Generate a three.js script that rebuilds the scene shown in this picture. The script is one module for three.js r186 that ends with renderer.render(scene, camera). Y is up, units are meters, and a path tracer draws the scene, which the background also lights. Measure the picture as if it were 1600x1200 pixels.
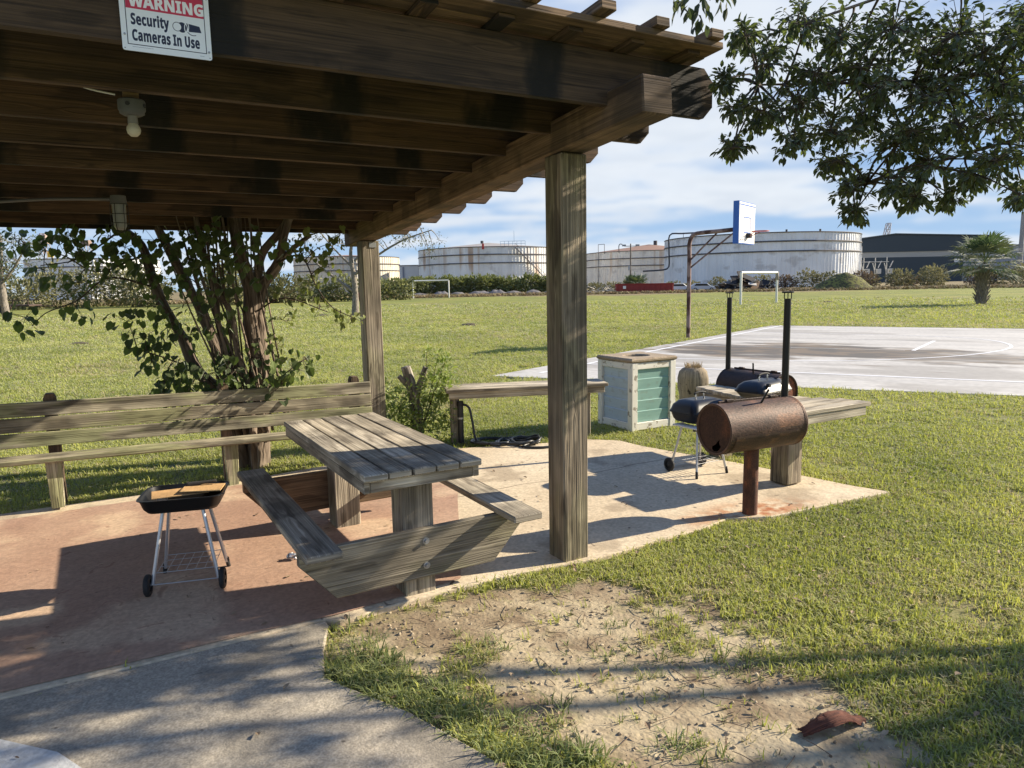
import * as THREE from 'three';
import { mergeGeometries } from 'three/addons/utils/BufferGeometryUtils.js';

// ---------- camera, sky, sun, exposure ----------
const scene = new THREE.Scene();
const camera = new THREE.PerspectiveCamera(56.83, 4 / 3, 0.05, 2000);
camera.position.set(0, 1.7, 0);
camera.rotation.order = 'YXZ';
camera.rotation.set(-Math.atan2(155, 1109), 0, -0.019);
const renderer = new THREE.WebGLRenderer({ antialias: true });
renderer.toneMapping = THREE.LinearToneMapping;
renderer.toneMappingExposure = 2.15;
renderer.shadowMap.enabled = true;

const PI = Math.PI, R = (d) => d * PI / 180;
function rng(seed) { let a = seed >>> 0; return () => { a = (a + 0x6D2B79F5) >>> 0; let t = a; t = Math.imul(t ^ (t >>> 15), t | 1); t ^= t + Math.imul(t ^ (t >>> 7), t | 61); return ((t ^ (t >>> 14)) >>> 0) / 4294967296; }; }
function hash(x, y, s) { let h = Math.imul(x, 374761393) ^ Math.imul(y, 668265263) ^ Math.imul(s, 2147483647 ^ 0x5bd1e995); h = Math.imul(h ^ (h >>> 13), 1274126177); h ^= h >>> 16; return (h >>> 0) / 4294967296; }
const wrap = (a, p) => p ? ((a % p) + p) % p : a;
function vn(x, y, s = 0, px = 0, py = 0) {          // value noise, periodic when px / py are given
  const xi = Math.floor(x), yi = Math.floor(y); let fx = x - xi, fy = y - yi;
  fx = fx * fx * (3 - 2 * fx); fy = fy * fy * (3 - 2 * fy);
  const x0 = wrap(xi, px), x1 = wrap(xi + 1, px), y0 = wrap(yi, py), y1 = wrap(yi + 1, py);
  const a = hash(x0, y0, s), b = hash(x1, y0, s), c = hash(x0, y1, s), d = hash(x1, y1, s);
  return a + (b - a) * fx + (c - a) * fy + (a - b - c + d) * fx * fy;
}
function fbm(x, y, s = 0, o = 4, px = 0, py = 0) { let v = 0, a = 0.5, n = 0; for (let i = 0; i < o; i++) { v += a * vn(x, y, s + i * 17, px, py); n += a; a *= 0.5; x *= 2; y *= 2; px *= 2; py *= 2; } return v / n; }
const clamp = (x, a = 0, b = 1) => Math.min(b, Math.max(a, x));
const sstep = (a, b, x) => { const t = clamp((x - a) / (b - a)); return t * t * (3 - 2 * t); };
const lerp = (a, b, t) => a + (b - a) * t;
const mix3 = (a, b, t) => [lerp(a[0], b[0], t), lerp(a[1], b[1], t), lerp(a[2], b[2], t)];

{ // the sky: blue air with thin streaked cloud
  const w = 1536, h = 768, data = new Float32Array(w * h * 4), SKY = 0.475;
  for (let j = 0; j < h; j++) {
    const el = (j + 0.5) / h * PI - PI / 2, y = Math.sin(el), ch = Math.cos(el);
    for (let i = 0; i < w; i++) {
      const az = ((i + 0.5) / w - 0.5) * 2 * PI, x = Math.cos(az) * ch, z = Math.sin(az) * ch, k = (j * w + i) * 4;
      if (y < -0.14) { data[k] = 0.16 * SKY; data[k + 1] = 0.17 * SKY; data[k + 2] = 0.12 * SKY; data[k + 3] = 1; continue; }
      const e = Math.max(y, 0);
      let c = mix3([0.50, 0.70, 0.90], [0.09, 0.25, 0.68], Math.pow(clamp(e * 1.25), 0.55));
      const q = 1 / (e + 0.10), X = x * q, Z = z * q, X2 = X * 0.92 + Z * 0.24, Z2 = Z * 0.97 - X * 0.24;
      const wp = fbm(X2 * 0.7, Z2 * 0.7, 47, 3), big = fbm(X2 * 0.36 + 5, Z2 * 0.8 + 9 + wp, 3, 4), fine = fbm(X2 * 1.5 + big * 3 + wp * 2, Z2 * 3.2 + wp * 3, 11, 6), puff = fbm(X2 * 4.2 + wp * 2, Z2 * 6.4, 31, 5);
      let m = sstep(0.41, 0.60, big * 0.46 + fine * 0.36 + puff * 0.18);
      m = clamp(m * 0.86 + 0.10 * sstep(0.3, 0.7, fine)) ;
      const cl = mix3([0.84, 0.89, 0.95], [0.66, 0.73, 0.83], sstep(0.42, 0.75, puff * 0.5 + fine * 0.5) * 0.6);
      c = mix3(c, cl, m);
      if (y < 0) c = mix3([0.50, 0.62, 0.72], [0.16, 0.17, 0.12], sstep(0, -0.12, y));
      data[k] = c[0] * SKY; data[k + 1] = c[1] * SKY; data[k + 2] = c[2] * SKY; data[k + 3] = 1;
    }
  }
  const t = new THREE.DataTexture(data, w, h, THREE.RGBAFormat, THREE.FloatType);
  t.mapping = THREE.EquirectangularReflectionMapping; t.magFilter = t.minFilter = THREE.LinearFilter; t.colorSpace = THREE.LinearSRGBColorSpace; t.needsUpdate = true;
  scene.background = t; scene.environment = t;
}
const SUN = new THREE.Vector3(0.856, 0.454, -0.246).normalize();
const sun = new THREE.DirectionalLight(new THREE.Color().setRGB(1.0, 0.88, 0.70), 5);
sun.position.copy(SUN).multiplyScalar(60); sun.castShadow = true; sun.shadow.mapSize.set(4096, 4096);
Object.assign(sun.shadow.camera, { left: -30, right: 30, top: 30, bottom: -30, near: 1, far: 160 });
scene.add(sun, sun.target);

// ---------- helpers ----------
const taken = {};
function numbered(n) { const k = taken[n] = (taken[n] ?? -1) + 1; return k ? `${n}_${String(k).padStart(3, '0')}` : n; }
function tag(o, label, category, group, kind) { if (label) o.userData.label = label; if (category) o.userData.category = category; if (group) o.userData.group = group; if (kind) o.userData.kind = kind; return o; }
function mesh(name, geo, mat, parent = scene) { const m = new THREE.Mesh(geo, mat); m.name = parent === scene ? numbered(name) : name; m.castShadow = m.receiveShadow = true; parent.add(m); return m; }
function thing(name, label, category, [x, y, z] = [0, 0, 0], turn = 0, group) { const g = new THREE.Group(); g.name = numbered(name); g.position.set(x, y, z); g.rotation.y = turn; tag(g, label, category, group); scene.add(g); return g; }
function struct(name, geo, mat) { const m = mesh(name, geo, mat); m.userData.kind = 'structure'; return m; }
// the pavilion's frame: u to the right along the rafters, v backwards along the beam, origin at the near post
const PSI = R(29.5), OX = 0.338, OZ = -4.299;
const uv2w = (u, v, y = 0) => [OX + u * Math.cos(PSI) - v * Math.sin(PSI), y, OZ - u * Math.sin(PSI) - v * Math.cos(PSI)];
const w2uv = (x, z) => { const a = x - OX, b = z - OZ; return [a * Math.cos(PSI) - b * Math.sin(PSI), -a * Math.sin(PSI) - b * Math.cos(PSI)]; };

function fromTris(pos, uv, smooth) { const g = new THREE.BufferGeometry(); g.setAttribute('position', new THREE.Float32BufferAttribute(pos, 3)); g.setAttribute('uv', new THREE.Float32BufferAttribute(uv, 2)); g.computeVertexNormals(); return g; }
let uvSeed = rng(5);
// board with chamfered edges; uv in metres, u along the longest side, shifted at random
function board(lx, ly, lz, ch = 0.004, off) {
  const L = [lx, ly, lz], hx = lx / 2, hy = ly / 2, hz = lz / 2, pos = [], uv = [];
  const long = lx >= ly && lx >= lz ? 0 : ly >= lz ? 1 : 2, o1 = off ? off[0] : uvSeed() * 7, o2 = off ? off[1] : uvSeed() * 3;
  const H = [hx, hy, hz], v3 = (a, sa, b, sb, c, sc, ins) => { const p = [0, 0, 0]; p[a] = sa * (H[a] - ins[0]); p[b] = sb * (H[b] - ins[1]); p[c] = sc * (H[c] - ins[2]); return p; };
  const put = (tri, axis) => {
    for (const p of tri) { pos.push(...p); const oth = [0, 1, 2].filter((k) => k !== axis); let a, b; if (axis === long) { a = p[oth[0]] * 0.35 + 0.1; b = p[oth[1]]; } else { a = p[long]; b = p[oth.find((k) => k !== long)] + axis * 0.17; } uv.push(a + o1, b + o2); }
  };
  const quad = (a, b, c, d, n, axis) => { // orient by wanted normal
    const ab = [b[0] - a[0], b[1] - a[1], b[2] - a[2]], ac = [c[0] - a[0], c[1] - a[1], c[2] - a[2]], cr = [ab[1] * ac[2] - ab[2] * ac[1], ab[2] * ac[0] - ab[0] * ac[2], ab[0] * ac[1] - ab[1] * ac[0]];
    if (cr[0] * n[0] + cr[1] * n[1] + cr[2] * n[2] < 0) { const t = b; b = d; d = t; }
    put([a, b, c], axis); if (d) put([a, c, d], axis);
  };
  for (let a = 0; a < 3; a++) for (const s of [-1, 1]) { const b = (a + 1) % 3, c = (a + 2) % 3, n = [0, 0, 0]; n[a] = s; const I = [0, ch, ch]; quad(v3(a, s, b, -1, c, -1, I), v3(a, s, b, 1, c, -1, I), v3(a, s, b, 1, c, 1, I), v3(a, s, b, -1, c, 1, I), n, a); }
  for (let a = 0; a < 3; a++) { const b = (a + 1) % 3, c = (a + 2) % 3; for (const sb of [-1, 1]) for (const sc of [-1, 1]) { const n = [0, 0, 0]; n[b] = sb; n[c] = sc; quad(v3(a, -1, b, sb, c, sc, [ch, 0, ch]), v3(a, 1, b, sb, c, sc, [ch, 0, ch]), v3(a, 1, b, sb, c, sc, [ch, ch, 0]), v3(a, -1, b, sb, c, sc, [ch, ch, 0]), n, b === long ? c : b); } }
  for (const sx of [-1, 1]) for (const sy of [-1, 1]) for (const sz of [-1, 1]) { const A = v3(0, sx, 1, sy, 2, sz, [0, ch, ch]), B = v3(0, sx, 1, sy, 2, sz, [ch, 0, ch]), C = v3(0, sx, 1, sy, 2, sz, [ch, ch, 0]); const n = [sx, sy, sz]; const ab = [B[0] - A[0], B[1] - A[1], B[2] - A[2]], ac = [C[0] - A[0], C[1] - A[1], C[2] - A[2]], cr = [ab[1] * ac[2] - ab[2] * ac[1], ab[2] * ac[0] - ab[0] * ac[2], ab[0] * ac[1] - ab[1] * ac[0]]; put(cr[0] * n[0] + cr[1] * n[1] + cr[2] * n[2] < 0 ? [A, C, B] : [A, B, C], long === 0 ? 1 : 0); }
  return fromTris(pos, uv);
}
const at = (g, x, y, z, rx = 0, ry = 0, rz = 0) => { const m = new THREE.Matrix4().makeRotationFromEuler(new THREE.Euler(rx, ry, rz)); m.setPosition(x, y, z); return g.applyMatrix4(m); };
// outline in (a, b) metres extruded by t; axes chosen by a basis; bevelled
function extrude(pts, t, bevel = 0.003, holes) {
  const s = new THREE.Shape(pts.map(([x, y]) => new THREE.Vector2(x, y)));
  if (holes) for (const h of holes) s.holes.push(new THREE.Path(h.map(([x, y]) => new THREE.Vector2(x, y))));
  const g = new THREE.ExtrudeGeometry(s, { depth: t - 2 * bevel, bevelEnabled: bevel > 0, bevelThickness: bevel, bevelSize: bevel, bevelOffset: -bevel, bevelSegments: 1, curveSegments: 8 });
  g.translate(0, 0, bevel); return g;
}
const V = (p) => new THREE.Vector3(...p);
// tapered limb along points; radii by list or [r0, r1]; wob adds bark lumps
function limb(pts, r0, r1, seg = 8, ring = 6, wob = 0, seed = 1) {
  const curve = new THREE.CatmullRomCurve3(pts.map(V)), n = Math.max(2, Math.round((pts.length - 1) * ring)), fr = curve.computeFrenetFrames(n, false), pos = [], uv = [], idx = [];
  const len = curve.getLength();
  for (let i = 0; i <= n; i++) {
    const t = i / n, p = curve.getPointAt(t), r = lerp(r0, r1, Math.pow(t, 0.85));
    for (let k = 0; k <= seg; k++) { const a = k / seg * 2 * PI, kk = k % seg, rr = r * (1 + wob * (vn(kk * 1.7, i * 0.8, seed) - 0.5) + wob * 0.7 * (vn(kk * 3.1, i * 0.25, seed + 9) - 0.5)); const q = fr.normals[i].clone().multiplyScalar(Math.cos(a) * rr).addScaledVector(fr.binormals[i], Math.sin(a) * rr).add(p); pos.push(q.x, q.y, q.z); uv.push(k / seg * Math.max(0.1, 2 * PI * r0), t * len); }
  }
  for (let i = 0; i < n; i++) for (let k = 0; k < seg; k++) { const a = i * (seg + 1) + k, b = a + seg + 1; idx.push(a, b, a + 1, b, b + 1, a + 1); }
  const c0 = pos.length / 3, p0 = curve.getPointAt(0), p1 = curve.getPointAt(1); pos.push(p0.x, p0.y, p0.z, p1.x, p1.y, p1.z); uv.push(0, 0, 0, len);
  for (let k = 0; k < seg; k++) { idx.push(c0, k, k + 1, c0 + 1, n * (seg + 1) + k + 1, n * (seg + 1) + k); }
  const g = new THREE.BufferGeometry(); g.setAttribute('position', new THREE.Float32BufferAttribute(pos, 3)); g.setAttribute('uv', new THREE.Float32BufferAttribute(uv, 2)); g.setIndex(idx); g.computeVertexNormals(); return g;
}
const tube = (pts, r, seg = 8, ring = 6) => limb(pts, r, r, seg, ring);
const rod = (a, b, r, seg = 8, r1 = r) => limb([a, [(a[0] + b[0]) / 2, (a[1] + b[1]) / 2, (a[2] + b[2]) / 2], b], r, r1, seg, 1);
const merge = (l) => mergeGeometries(l.map((g) => { const q = g.index ? g.toNonIndexed() : g; for (const k of Object.keys(q.attributes)) if (!['position', 'normal', 'uv', 'color'].includes(k)) q.deleteAttribute(k); return q; }));

// ---------- textures ----------
function tex(w, h, fn, o = {}) {
  const d = new Uint8Array(w * h * 4);
  for (let j = 0; j < h; j++) for (let i = 0; i < w; i++) { const c = fn(i, j), k = (j * w + i) * 4; d[k] = clamp(c[0], 0, 255); d[k + 1] = clamp(c[1], 0, 255); d[k + 2] = clamp(c[2], 0, 255); d[k + 3] = 255; }
  const t = new THREE.DataTexture(d, w, h); t.wrapS = t.wrapT = THREE.RepeatWrapping; t.magFilter = THREE.LinearFilter; t.minFilter = THREE.LinearMipmapLinearFilter; t.generateMipmaps = true;
  t.colorSpace = o.data ? THREE.NoColorSpace : THREE.SRGBColorSpace; if (o.rep) t.repeat.set(...o.rep); if (o.off) t.offset.set(...o.off); t.needsUpdate = true; return t;
}
// sawn, weathered wood: 2.4 m along by 0.6 m across
function woodMaps(seed, light, dark, o = {}) {
  const w = 1024, h = 512, H = new Float32Array(w * h), C = new Float32Array(w * h), S = new Float32Array(w * h), rr = rng(seed * 77 + 3), knots = [];
  for (let k = 0; k < (o.knots ?? 7); k++) knots.push([rr() * w, rr() * h, 5 + rr() * 9]);
  for (let j = 0; j < h; j++) for (let i = 0; i < w; i++) {
    let y = j, kn = 0;
    for (const [kx, ky, kr] of knots) { let dx = (i - kx) % w; if (dx > w / 2) dx -= w; if (dx < -w / 2) dx += w; let dy = j - ky; if (dy > h / 2) dy -= h; if (dy < -h / 2) dy += h; const d2 = (dx * dx) / (kr * kr * 9) + (dy * dy) / (kr * kr * 1.6); if (d2 < 9) { y += Math.sign(dy || 1) * kr * 1.5 * Math.exp(-d2 * 0.8); kn = Math.max(kn, Math.exp(-((dx * dx) / (kr * kr * 0.9) + (dy * dy) / (kr * kr * 0.5)))); } }
    const x = i / w, yy = y / h, wv = fbm(x * 4, yy * 6, seed, 3, 4, 6);
    const rings = 0.5 + 0.5 * Math.sin((yy * 88 + wv * 7) * 2 * PI * 0.5);
    const fine = fbm(x * 8, yy * 160, seed + 5, 3, 8, 160), st = fbm(x * 3, yy * 40, seed + 8, 3, 3, 40), crk = vn(x * 6, yy * 96 + wv * 4, seed + 21, 6, 96);
    const crack = sstep(0.86, 0.97, crk) * sstep(0.40, 0.62, vn(x * 5, yy * 9, seed + 40, 5, 9));
    let g = 0.07 * rings + 0.50 * fine + 0.43 * st; g = clamp((g - 0.5) * 1.75 + 0.52); g *= 1 - 0.65 * kn;
    H[j * w + i] = clamp(0.25 + g * 0.7 - crack * 0.8); C[j * w + i] = g * (1 - 0.8 * crack);
    S[j * w + i] = fbm(x * 5, yy * 5, seed + 60, 4, 5, 5);
  }
  const st = o.stain, al = o.algae;
  const map = tex(w, h, (i, j) => {
    const k = j * w + i, x = i / w, y = j / h; let c = mix3(dark, light, C[k]); const b = 0.66 + 0.62 * fbm(x * 7, y * 4, seed + 70, 4, 7, 4); c = c.map((v) => v * b); c = mix3(c, [c[0] * 0.62, c[1] * 0.6, c[2] * 0.58], sstep(0.54, 0.7, fbm(x * 9, y * 12, seed + 77, 4, 9, 12)) * 0.6);
    if (al) c = mix3(c, [c[0] * 0.72, c[1] * 0.86, c[2] * 0.50], sstep(0.5, 0.68, S[k]) * al);
    if (st) c = mix3(c, [22, 20, 16], sstep(0.50, 0.72, fbm(x * 11, y * 1, seed + 90, 3, 11, 1) * 0.82 + 0.18 * fbm(x * 60, y * 8, seed + 95, 3, 60, 8)) * st);
    return c;
  }, { rep: [1 / 2.4, 1 / 0.6] });
  const bump = tex(w, h, (i, j) => { const v = H[j * w + i] * 255; return [v, v, v]; }, { data: true, rep: [1 / 2.4, 1 / 0.6] });
  return { map, bump };
}
const wood = (m, bs = 0.003, o = {}) => new THREE.MeshStandardMaterial({ map: m.map, bumpMap: m.bump, bumpScale: bs, roughness: 0.88, ...o });
const W = {
  roof: woodMaps(1, [100, 79, 58], [50, 38, 27], { stain: 0.95, knots: 9 }),
  post: woodMaps(2, [180, 169, 150], [88, 80, 68], { algae: 0.14, knots: 4 }),
  top: woodMaps(3, [216, 207, 189], [128, 119, 104], { stain: 0.2, knots: 4 }),
  bench: woodMaps(4, [190, 182, 158], [104, 97, 80], { algae: 0.34, stain: 0.15, knots: 6 }),
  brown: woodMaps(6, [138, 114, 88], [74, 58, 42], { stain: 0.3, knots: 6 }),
  pale: woodMaps(5, [214, 205, 184], [128, 116, 96], { knots: 4 }),
};
const M = {
  rafter: wood(W.roof), rafter2: wood(W.roof, 0.003, { color: new THREE.Color(0.93, 0.92, 0.9) }), rafter3: wood(W.roof, 0.003, { color: new THREE.Color(1.05, 0.98, 0.9) }),
  rafterGrey: wood(W.roof, 0.003, { color: new THREE.Color(0.9, 0.93, 0.96) }),
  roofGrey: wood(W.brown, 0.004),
  post: wood(W.post, 0.005), post2: wood(W.post, 0.006, { color: new THREE.Color(0.84, 0.80, 0.74) }), brace: wood(W.post, 0.005, { color: new THREE.Color(0.88, 0.88, 0.83) }), beam: wood(W.brown, 0.004),
  top: wood(W.top, 0.004), top2: wood(W.top, 0.004, { color: new THREE.Color(0.86, 0.84, 0.8) }), top3: wood(W.top, 0.004, { color: new THREE.Color(0.8, 0.78, 0.75) }),
  bench: wood(W.bench, 0.004), bench2: wood(W.bench, 0.004, { color: new THREE.Color(0.9, 0.88, 0.86) }), pale: wood(W.pale, 0.004), pale2: wood(W.pale, 0.004, { color: new THREE.Color(0.86, 0.84, 0.8) }),
};
const plain = (r, g, b, rough = 0.7, o = {}) => new THREE.MeshStandardMaterial({ color: new THREE.Color().setRGB(r, g, b), roughness: rough, ...o });
Object.assign(M, {
  blackIron: plain(0.012, 0.012, 0.012, 0.45, { metalness: 0.2 }), enamel: new THREE.MeshPhysicalMaterial({ color: new THREE.Color(0x0a0a0b), roughness: 0.42, clearcoat: 0.12, clearcoatRoughness: 0.3 }),
  alu: plain(0.55, 0.57, 0.60, 0.38, { metalness: 0.7 }), chrome: plain(0.7, 0.7, 0.71, 0.34, { metalness: 1 }), rubber: plain(0.018, 0.018, 0.018, 0.75), wire: plain(0.42, 0.42, 0.42, 0.5, { metalness: 0.6 }),
  steel: plain(0.35, 0.36, 0.37, 0.45, { metalness: 0.7 }), whitePaint: plain(0.72, 0.71, 0.66, 0.55), blue: plain(0.03, 0.12, 0.42, 0.5),
});
// ---------- ground, concrete, court ----------
const PATIO = [[-7, 3.1], [-2.84, 3.08], [-1.66, 3.03], [-0.8, 3.15], [0.7, 3.1], [1.51, 2.82], [2.07, 2.7], [2.33, 2.44], [2.36, 2.09], [2.47, 1.66], [2.64, 1.05], [2.7, 0.74], [2.76, 0.45], [2.84, 0], [2.93, -0.26], [1.95, -0.19], [1.66, -0.17], [1.5, -0.10], [1.37, -0.03], [1.07, -0.09], [0.49, -0.12], [0.09, -0.14], [-0.43, -0.075], [-0.86, -0.07], [-1.24, -0.09], [-1.5, -0.12], [-1.56, -0.062], [-7, -0.002]].reverse();
const PATH = [[-7, -0.006], [-1.56, -0.066], [-1.56, -0.12], [-1.645, -0.34], [-1.71, -0.6], [-1.48, -1.04], [-1.3, -1.55], [-1.0, -2.3], [-0.6, -3.2], [-7, -3.2]].reverse();
const REDF = [[-7, 2.86], [-2.4, 2.87], [-0.82, 2.89], [0.58, 2.86], [0.28, 2.2], [-0.09, 1.45], [-0.42, 0.72], [-0.74, 0.03], [-1.1, -0.015], [-1.5, -0.045], [-1.9, -0.02], [-2.3, -0.018], [-2.95, 0.0], [-7, 0.012]].reverse();
const PALE = [[-3.25, -0.05], [-2.91, -0.39], [-2.71, -0.6], [-2.63, -0.75], [-2.2, -1.6], [-1.8, -2.6], [-7, -2.6], [-7, -0.05]].reverse();
function inside(poly, x, y) { let r = false; for (let i = 0, j = poly.length - 1; i < poly.length; j = i++) { const [xi, yi] = poly[i], [xj, yj] = poly[j]; if ((yi > y) !== (yj > y) && x < (xj - xi) * (y - yi) / (yj - yi) + xi) r = !r; } return r; }
const COURT = [[-0.4, -13.44], [9.87, -26.95], [37.1, -10.2], [30.7, 0.26]];
const segd = (x, z, a, b) => { const dx = b[0] - a[0], dz = b[1] - a[1], t = clamp(((x - a[0]) * dx + (z - a[1]) * dz) / (dx * dx + dz * dz)); return Math.hypot(x - a[0] - dx * t, z - a[1] - dz * t); };
function dirtAt(x, z) {          // bare sandy soil between the path and the slab
  let m = 0;
  for (const [cx, cz, rx, rz, s] of [[-0.5, -3.25, 0.55, 0.30, 0.75], [0.0, -3.45, 0.95, 0.40, 0.9], [0.35, -2.95, 0.55, 0.42, 1], [0.8, -2.72, 0.6, 0.42, 1.05], [0.5, -2.5, 0.42, 0.3, 0.9], [1.0, -2.45, 0.42, 0.3, 0.95], [0.3, -3.75, 0.7, 0.22, 0.75], [0.9, -3.3, 0.6, 0.35, 0.5], [1.35, -2.45, 0.25, 0.3, 0.5], [1.66, -5.02, 0.28, 0.16, 0.8]]) { const d = ((x - cx) / rx) ** 2 + ((z - cz) / rz) ** 2; m = Math.max(m, s * Math.exp(-d * 0.75)); }
  const fr = segd(x, z, [-0.95, -3.02], [0.15, -2.12]); m -= 0.75 * Math.exp(-(fr * fr) / 0.018);
  m += (fbm(x * 5, z * 5, 71, 4) - 0.5) * 0.9 + (fbm(x * 17, z * 17, 75, 3) - 0.5) * 0.55; return sstep(0.22, 0.66, m);
}
const dryAt = (x, z) => sstep(0.52, 0.74, fbm(x * 0.22 + 4, z * 0.30, 81, 4) * 0.7 + fbm(x * 1.3, z * 1.3, 85, 3) * 0.3);
const G1 = [0.20, 0.235, 0.032], G2 = [0.29, 0.305, 0.055], DRY = [0.26, 0.21, 0.10], DIRT = [0.42, 0.345, 0.22], DIRT2 = [0.20, 0.145, 0.085];
function lawnAt(x, z) {
  let c = mix3(G1, G2, fbm(x * 0.35, z * 0.5, 91, 4)); c = mix3(c, DRY, dryAt(x, z) * 0.6); const sp = fbm(x * 0.16 + 7, z * 0.42, 97, 4); c = c.map((k, i) => k * (0.74 + 0.52 * sp) * (i === 0 ? 0.9 + 0.2 * sp : 1));
  const strip = -z - 0.06 * x + (fbm(x * 0.06, z * 0.06, 94, 4) - 0.5) * 26;   // unmown dry grass beyond the field's mown edge
  return strip > 106 ? mix3([0.27, 0.195, 0.12], [0.22, 0.19, 0.09], fbm(x * 0.1, z * 0.1, 99, 3)) : c;
}
{
  const pos = [], col = [], uv = [], idx = [], NA = 220, rad = [0.01]; for (let r = 1.2; r < 1500; r *= 1.055) rad.push(r);
  for (const r of rad) for (let k = 0; k <= NA; k++) { const a = k / NA * 2 * PI, x = Math.sin(a) * r, z = -Math.cos(a) * r; pos.push(x, -0.055, z); uv.push(x, z); col.push(...lawnAt(x, z)); }
  for (let i = 0; i + 1 < rad.length; i++) for (let k = 0; k < NA; k++) { const a = i * (NA + 1) + k, b = a + NA + 1; idx.push(a, a + 1, b, b, a + 1, b + 1); }
  const g = new THREE.BufferGeometry(); g.setAttribute('position', new THREE.Float32BufferAttribute(pos, 3)); g.setAttribute('color', new THREE.Float32BufferAttribute(col, 3)); g.setAttribute('uv', new THREE.Float32BufferAttribute(uv, 2)); g.setIndex(idx); g.computeVertexNormals();
  const t = tex(1024, 1024, (i, j) => { const x = i / 1024, y = j / 1024, f = fbm(x * 130, y * 130, 7, 2, 130, 130), m = fbm(x * 26, y * 26, 9, 3, 26, 26), b = fbm(x * 6, y * 6, 19, 3, 6, 6); const v = 118 + 190 * (f * 0.5 + m * 0.3 + b * 0.2); return [v * (0.94 + 0.12 * b), v, v * 0.9]; }, { rep: [1 / 7, 1 / 7] });
  const tb = tex(512, 512, (i, j) => { const v = 255 * fbm(i / 512 * 64, j / 512 * 64, 5, 3, 64, 64); return [v, v, v]; }, { data: true, rep: [1 / 4, 1 / 4] });
  struct('lawn_field', g, new THREE.MeshStandardMaterial({ vertexColors: true, map: t, bumpMap: tb, bumpScale: 0.04, roughness: 1 }));
}
{ // the soil and turf near the camera
  const x0 = -7, x1 = 9, z0 = -12.5, z1 = -1.2, nx = 200, nz = 150, pos = [], uv = [], idx = [];
  for (let j = 0; j <= nz; j++) for (let i = 0; i <= nx; i++) { const x = lerp(x0, x1, i / nx), z = lerp(z0, z1, j / nz), e = Math.min(1, Math.min(i, nx - i, j, nz - j) / 6); pos.push(x, -0.05 + e * (0.012 + 0.022 * fbm(x * 3, z * 3, 44, 4)), z); uv.push(i / nx, j / nz); }
  for (let j = 0; j < nz; j++) for (let i = 0; i < nx; i++) { const a = j * (nx + 1) + i, b = a + nx + 1; idx.push(a, b, a + 1, b, b + 1, a + 1); }
  const g = new THREE.BufferGeometry(); g.setAttribute('position', new THREE.Float32BufferAttribute(pos, 3)); g.setAttribute('uv', new THREE.Float32BufferAttribute(uv, 2)); g.setIndex(idx); g.computeVertexNormals();
  const enc = (v) => 255 * Math.pow(clamp(v), 1 / 2.2);
  const t = tex(1216, 860, (i, j) => {
    const x = lerp(x0, x1, i / 1216), z = lerp(z0, z1, j / 860), d = dirtAt(x, z), f = fbm(x * 55, z * 55, 61, 3), m = fbm(x * 9, z * 9, 63, 3);
    const soil = mix3(DIRT, DIRT2, clamp(sstep(0.45, 0.66, fbm(x * 2.6, z * 3.4, 67, 5)) * 0.75 + sstep(0.55, 0.72, m) * 0.4 + sstep(0.6, 0.8, f) * 0.5)); let turf = mix3(lawnAt(x, z), DRY, sstep(0.45, 0.7, f) * 0.5); turf = mix3(turf.map((v) => v * 0.7), [0.16, 0.12, 0.07], sstep(0.5, 0.8, m) * 0.6);
    const gr = vn(x * 130, z * 130, 69), c = mix3(turf, soil, d), b = 0.62 + 0.44 * f + 0.32 * gr; return [enc(c[0] * b), enc(c[1] * b), enc(c[2] * b)];
  });
  t.wrapS = t.wrapT = THREE.ClampToEdgeWrapping;
  const tb = tex(1024, 1024, (i, j) => { const x = i / 1024, y = j / 1024, v = 255 * clamp(0.15 + 0.8 * fbm(x * 150, y * 150, 5, 4, 150, 150)); return [v, v, v]; }, { data: true, rep: [7, 5] });
  struct('soil', g, new THREE.MeshStandardMaterial({ map: t, bumpMap: tb, bumpScale: 0.006, roughness: 1 }));
}
function slab(name, poly, top, thick, mat) {
  const s = new THREE.Shape(poly.map(([a, b]) => new THREE.Vector2(a, b)));
  const g = thick > 0.01 ? new THREE.ExtrudeGeometry(s, { depth: thick, bevelEnabled: true, bevelSize: 0.008, bevelThickness: 0.008, bevelOffset: -0.008, bevelSegments: 2 }) : new THREE.ShapeGeometry(s);
  if (thick > 0.01) g.translate(0, 0, -thick - 0.008);
  g.rotateX(-PI / 2); const m = struct(name, g, mat); m.position.set(OX, top, OZ); m.rotation.y = PSI; return m;
}
function flatTex(u0, u1, v0, v1, w, fn) { const h = Math.round(w * (v1 - v0) / (u1 - u0)); return tex(w, h, (i, j) => fn(lerp(u0, u1, i / w), lerp(v0, v1, j / h)), { rep: [1 / (u1 - u0), 1 / (v1 - v0)], off: [-u0 / (u1 - u0), -v0 / (v1 - v0)] }); }
const gritBump = tex(512, 512, (i, j) => { const x = i / 512, y = j / 512, v = 255 * clamp(0.55 * fbm(x * 90, y * 90, 3, 3, 90, 90) + 0.45 * vn(x * 200, y * 200, 6, 200, 200)); return [v, v, v]; }, { data: true, rep: [1 / 0.9, 1 / 0.9] });
const spots = (u, v, s, f, th) => sstep(th, th + 0.06, vn(u * f, v * f, s));
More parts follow.
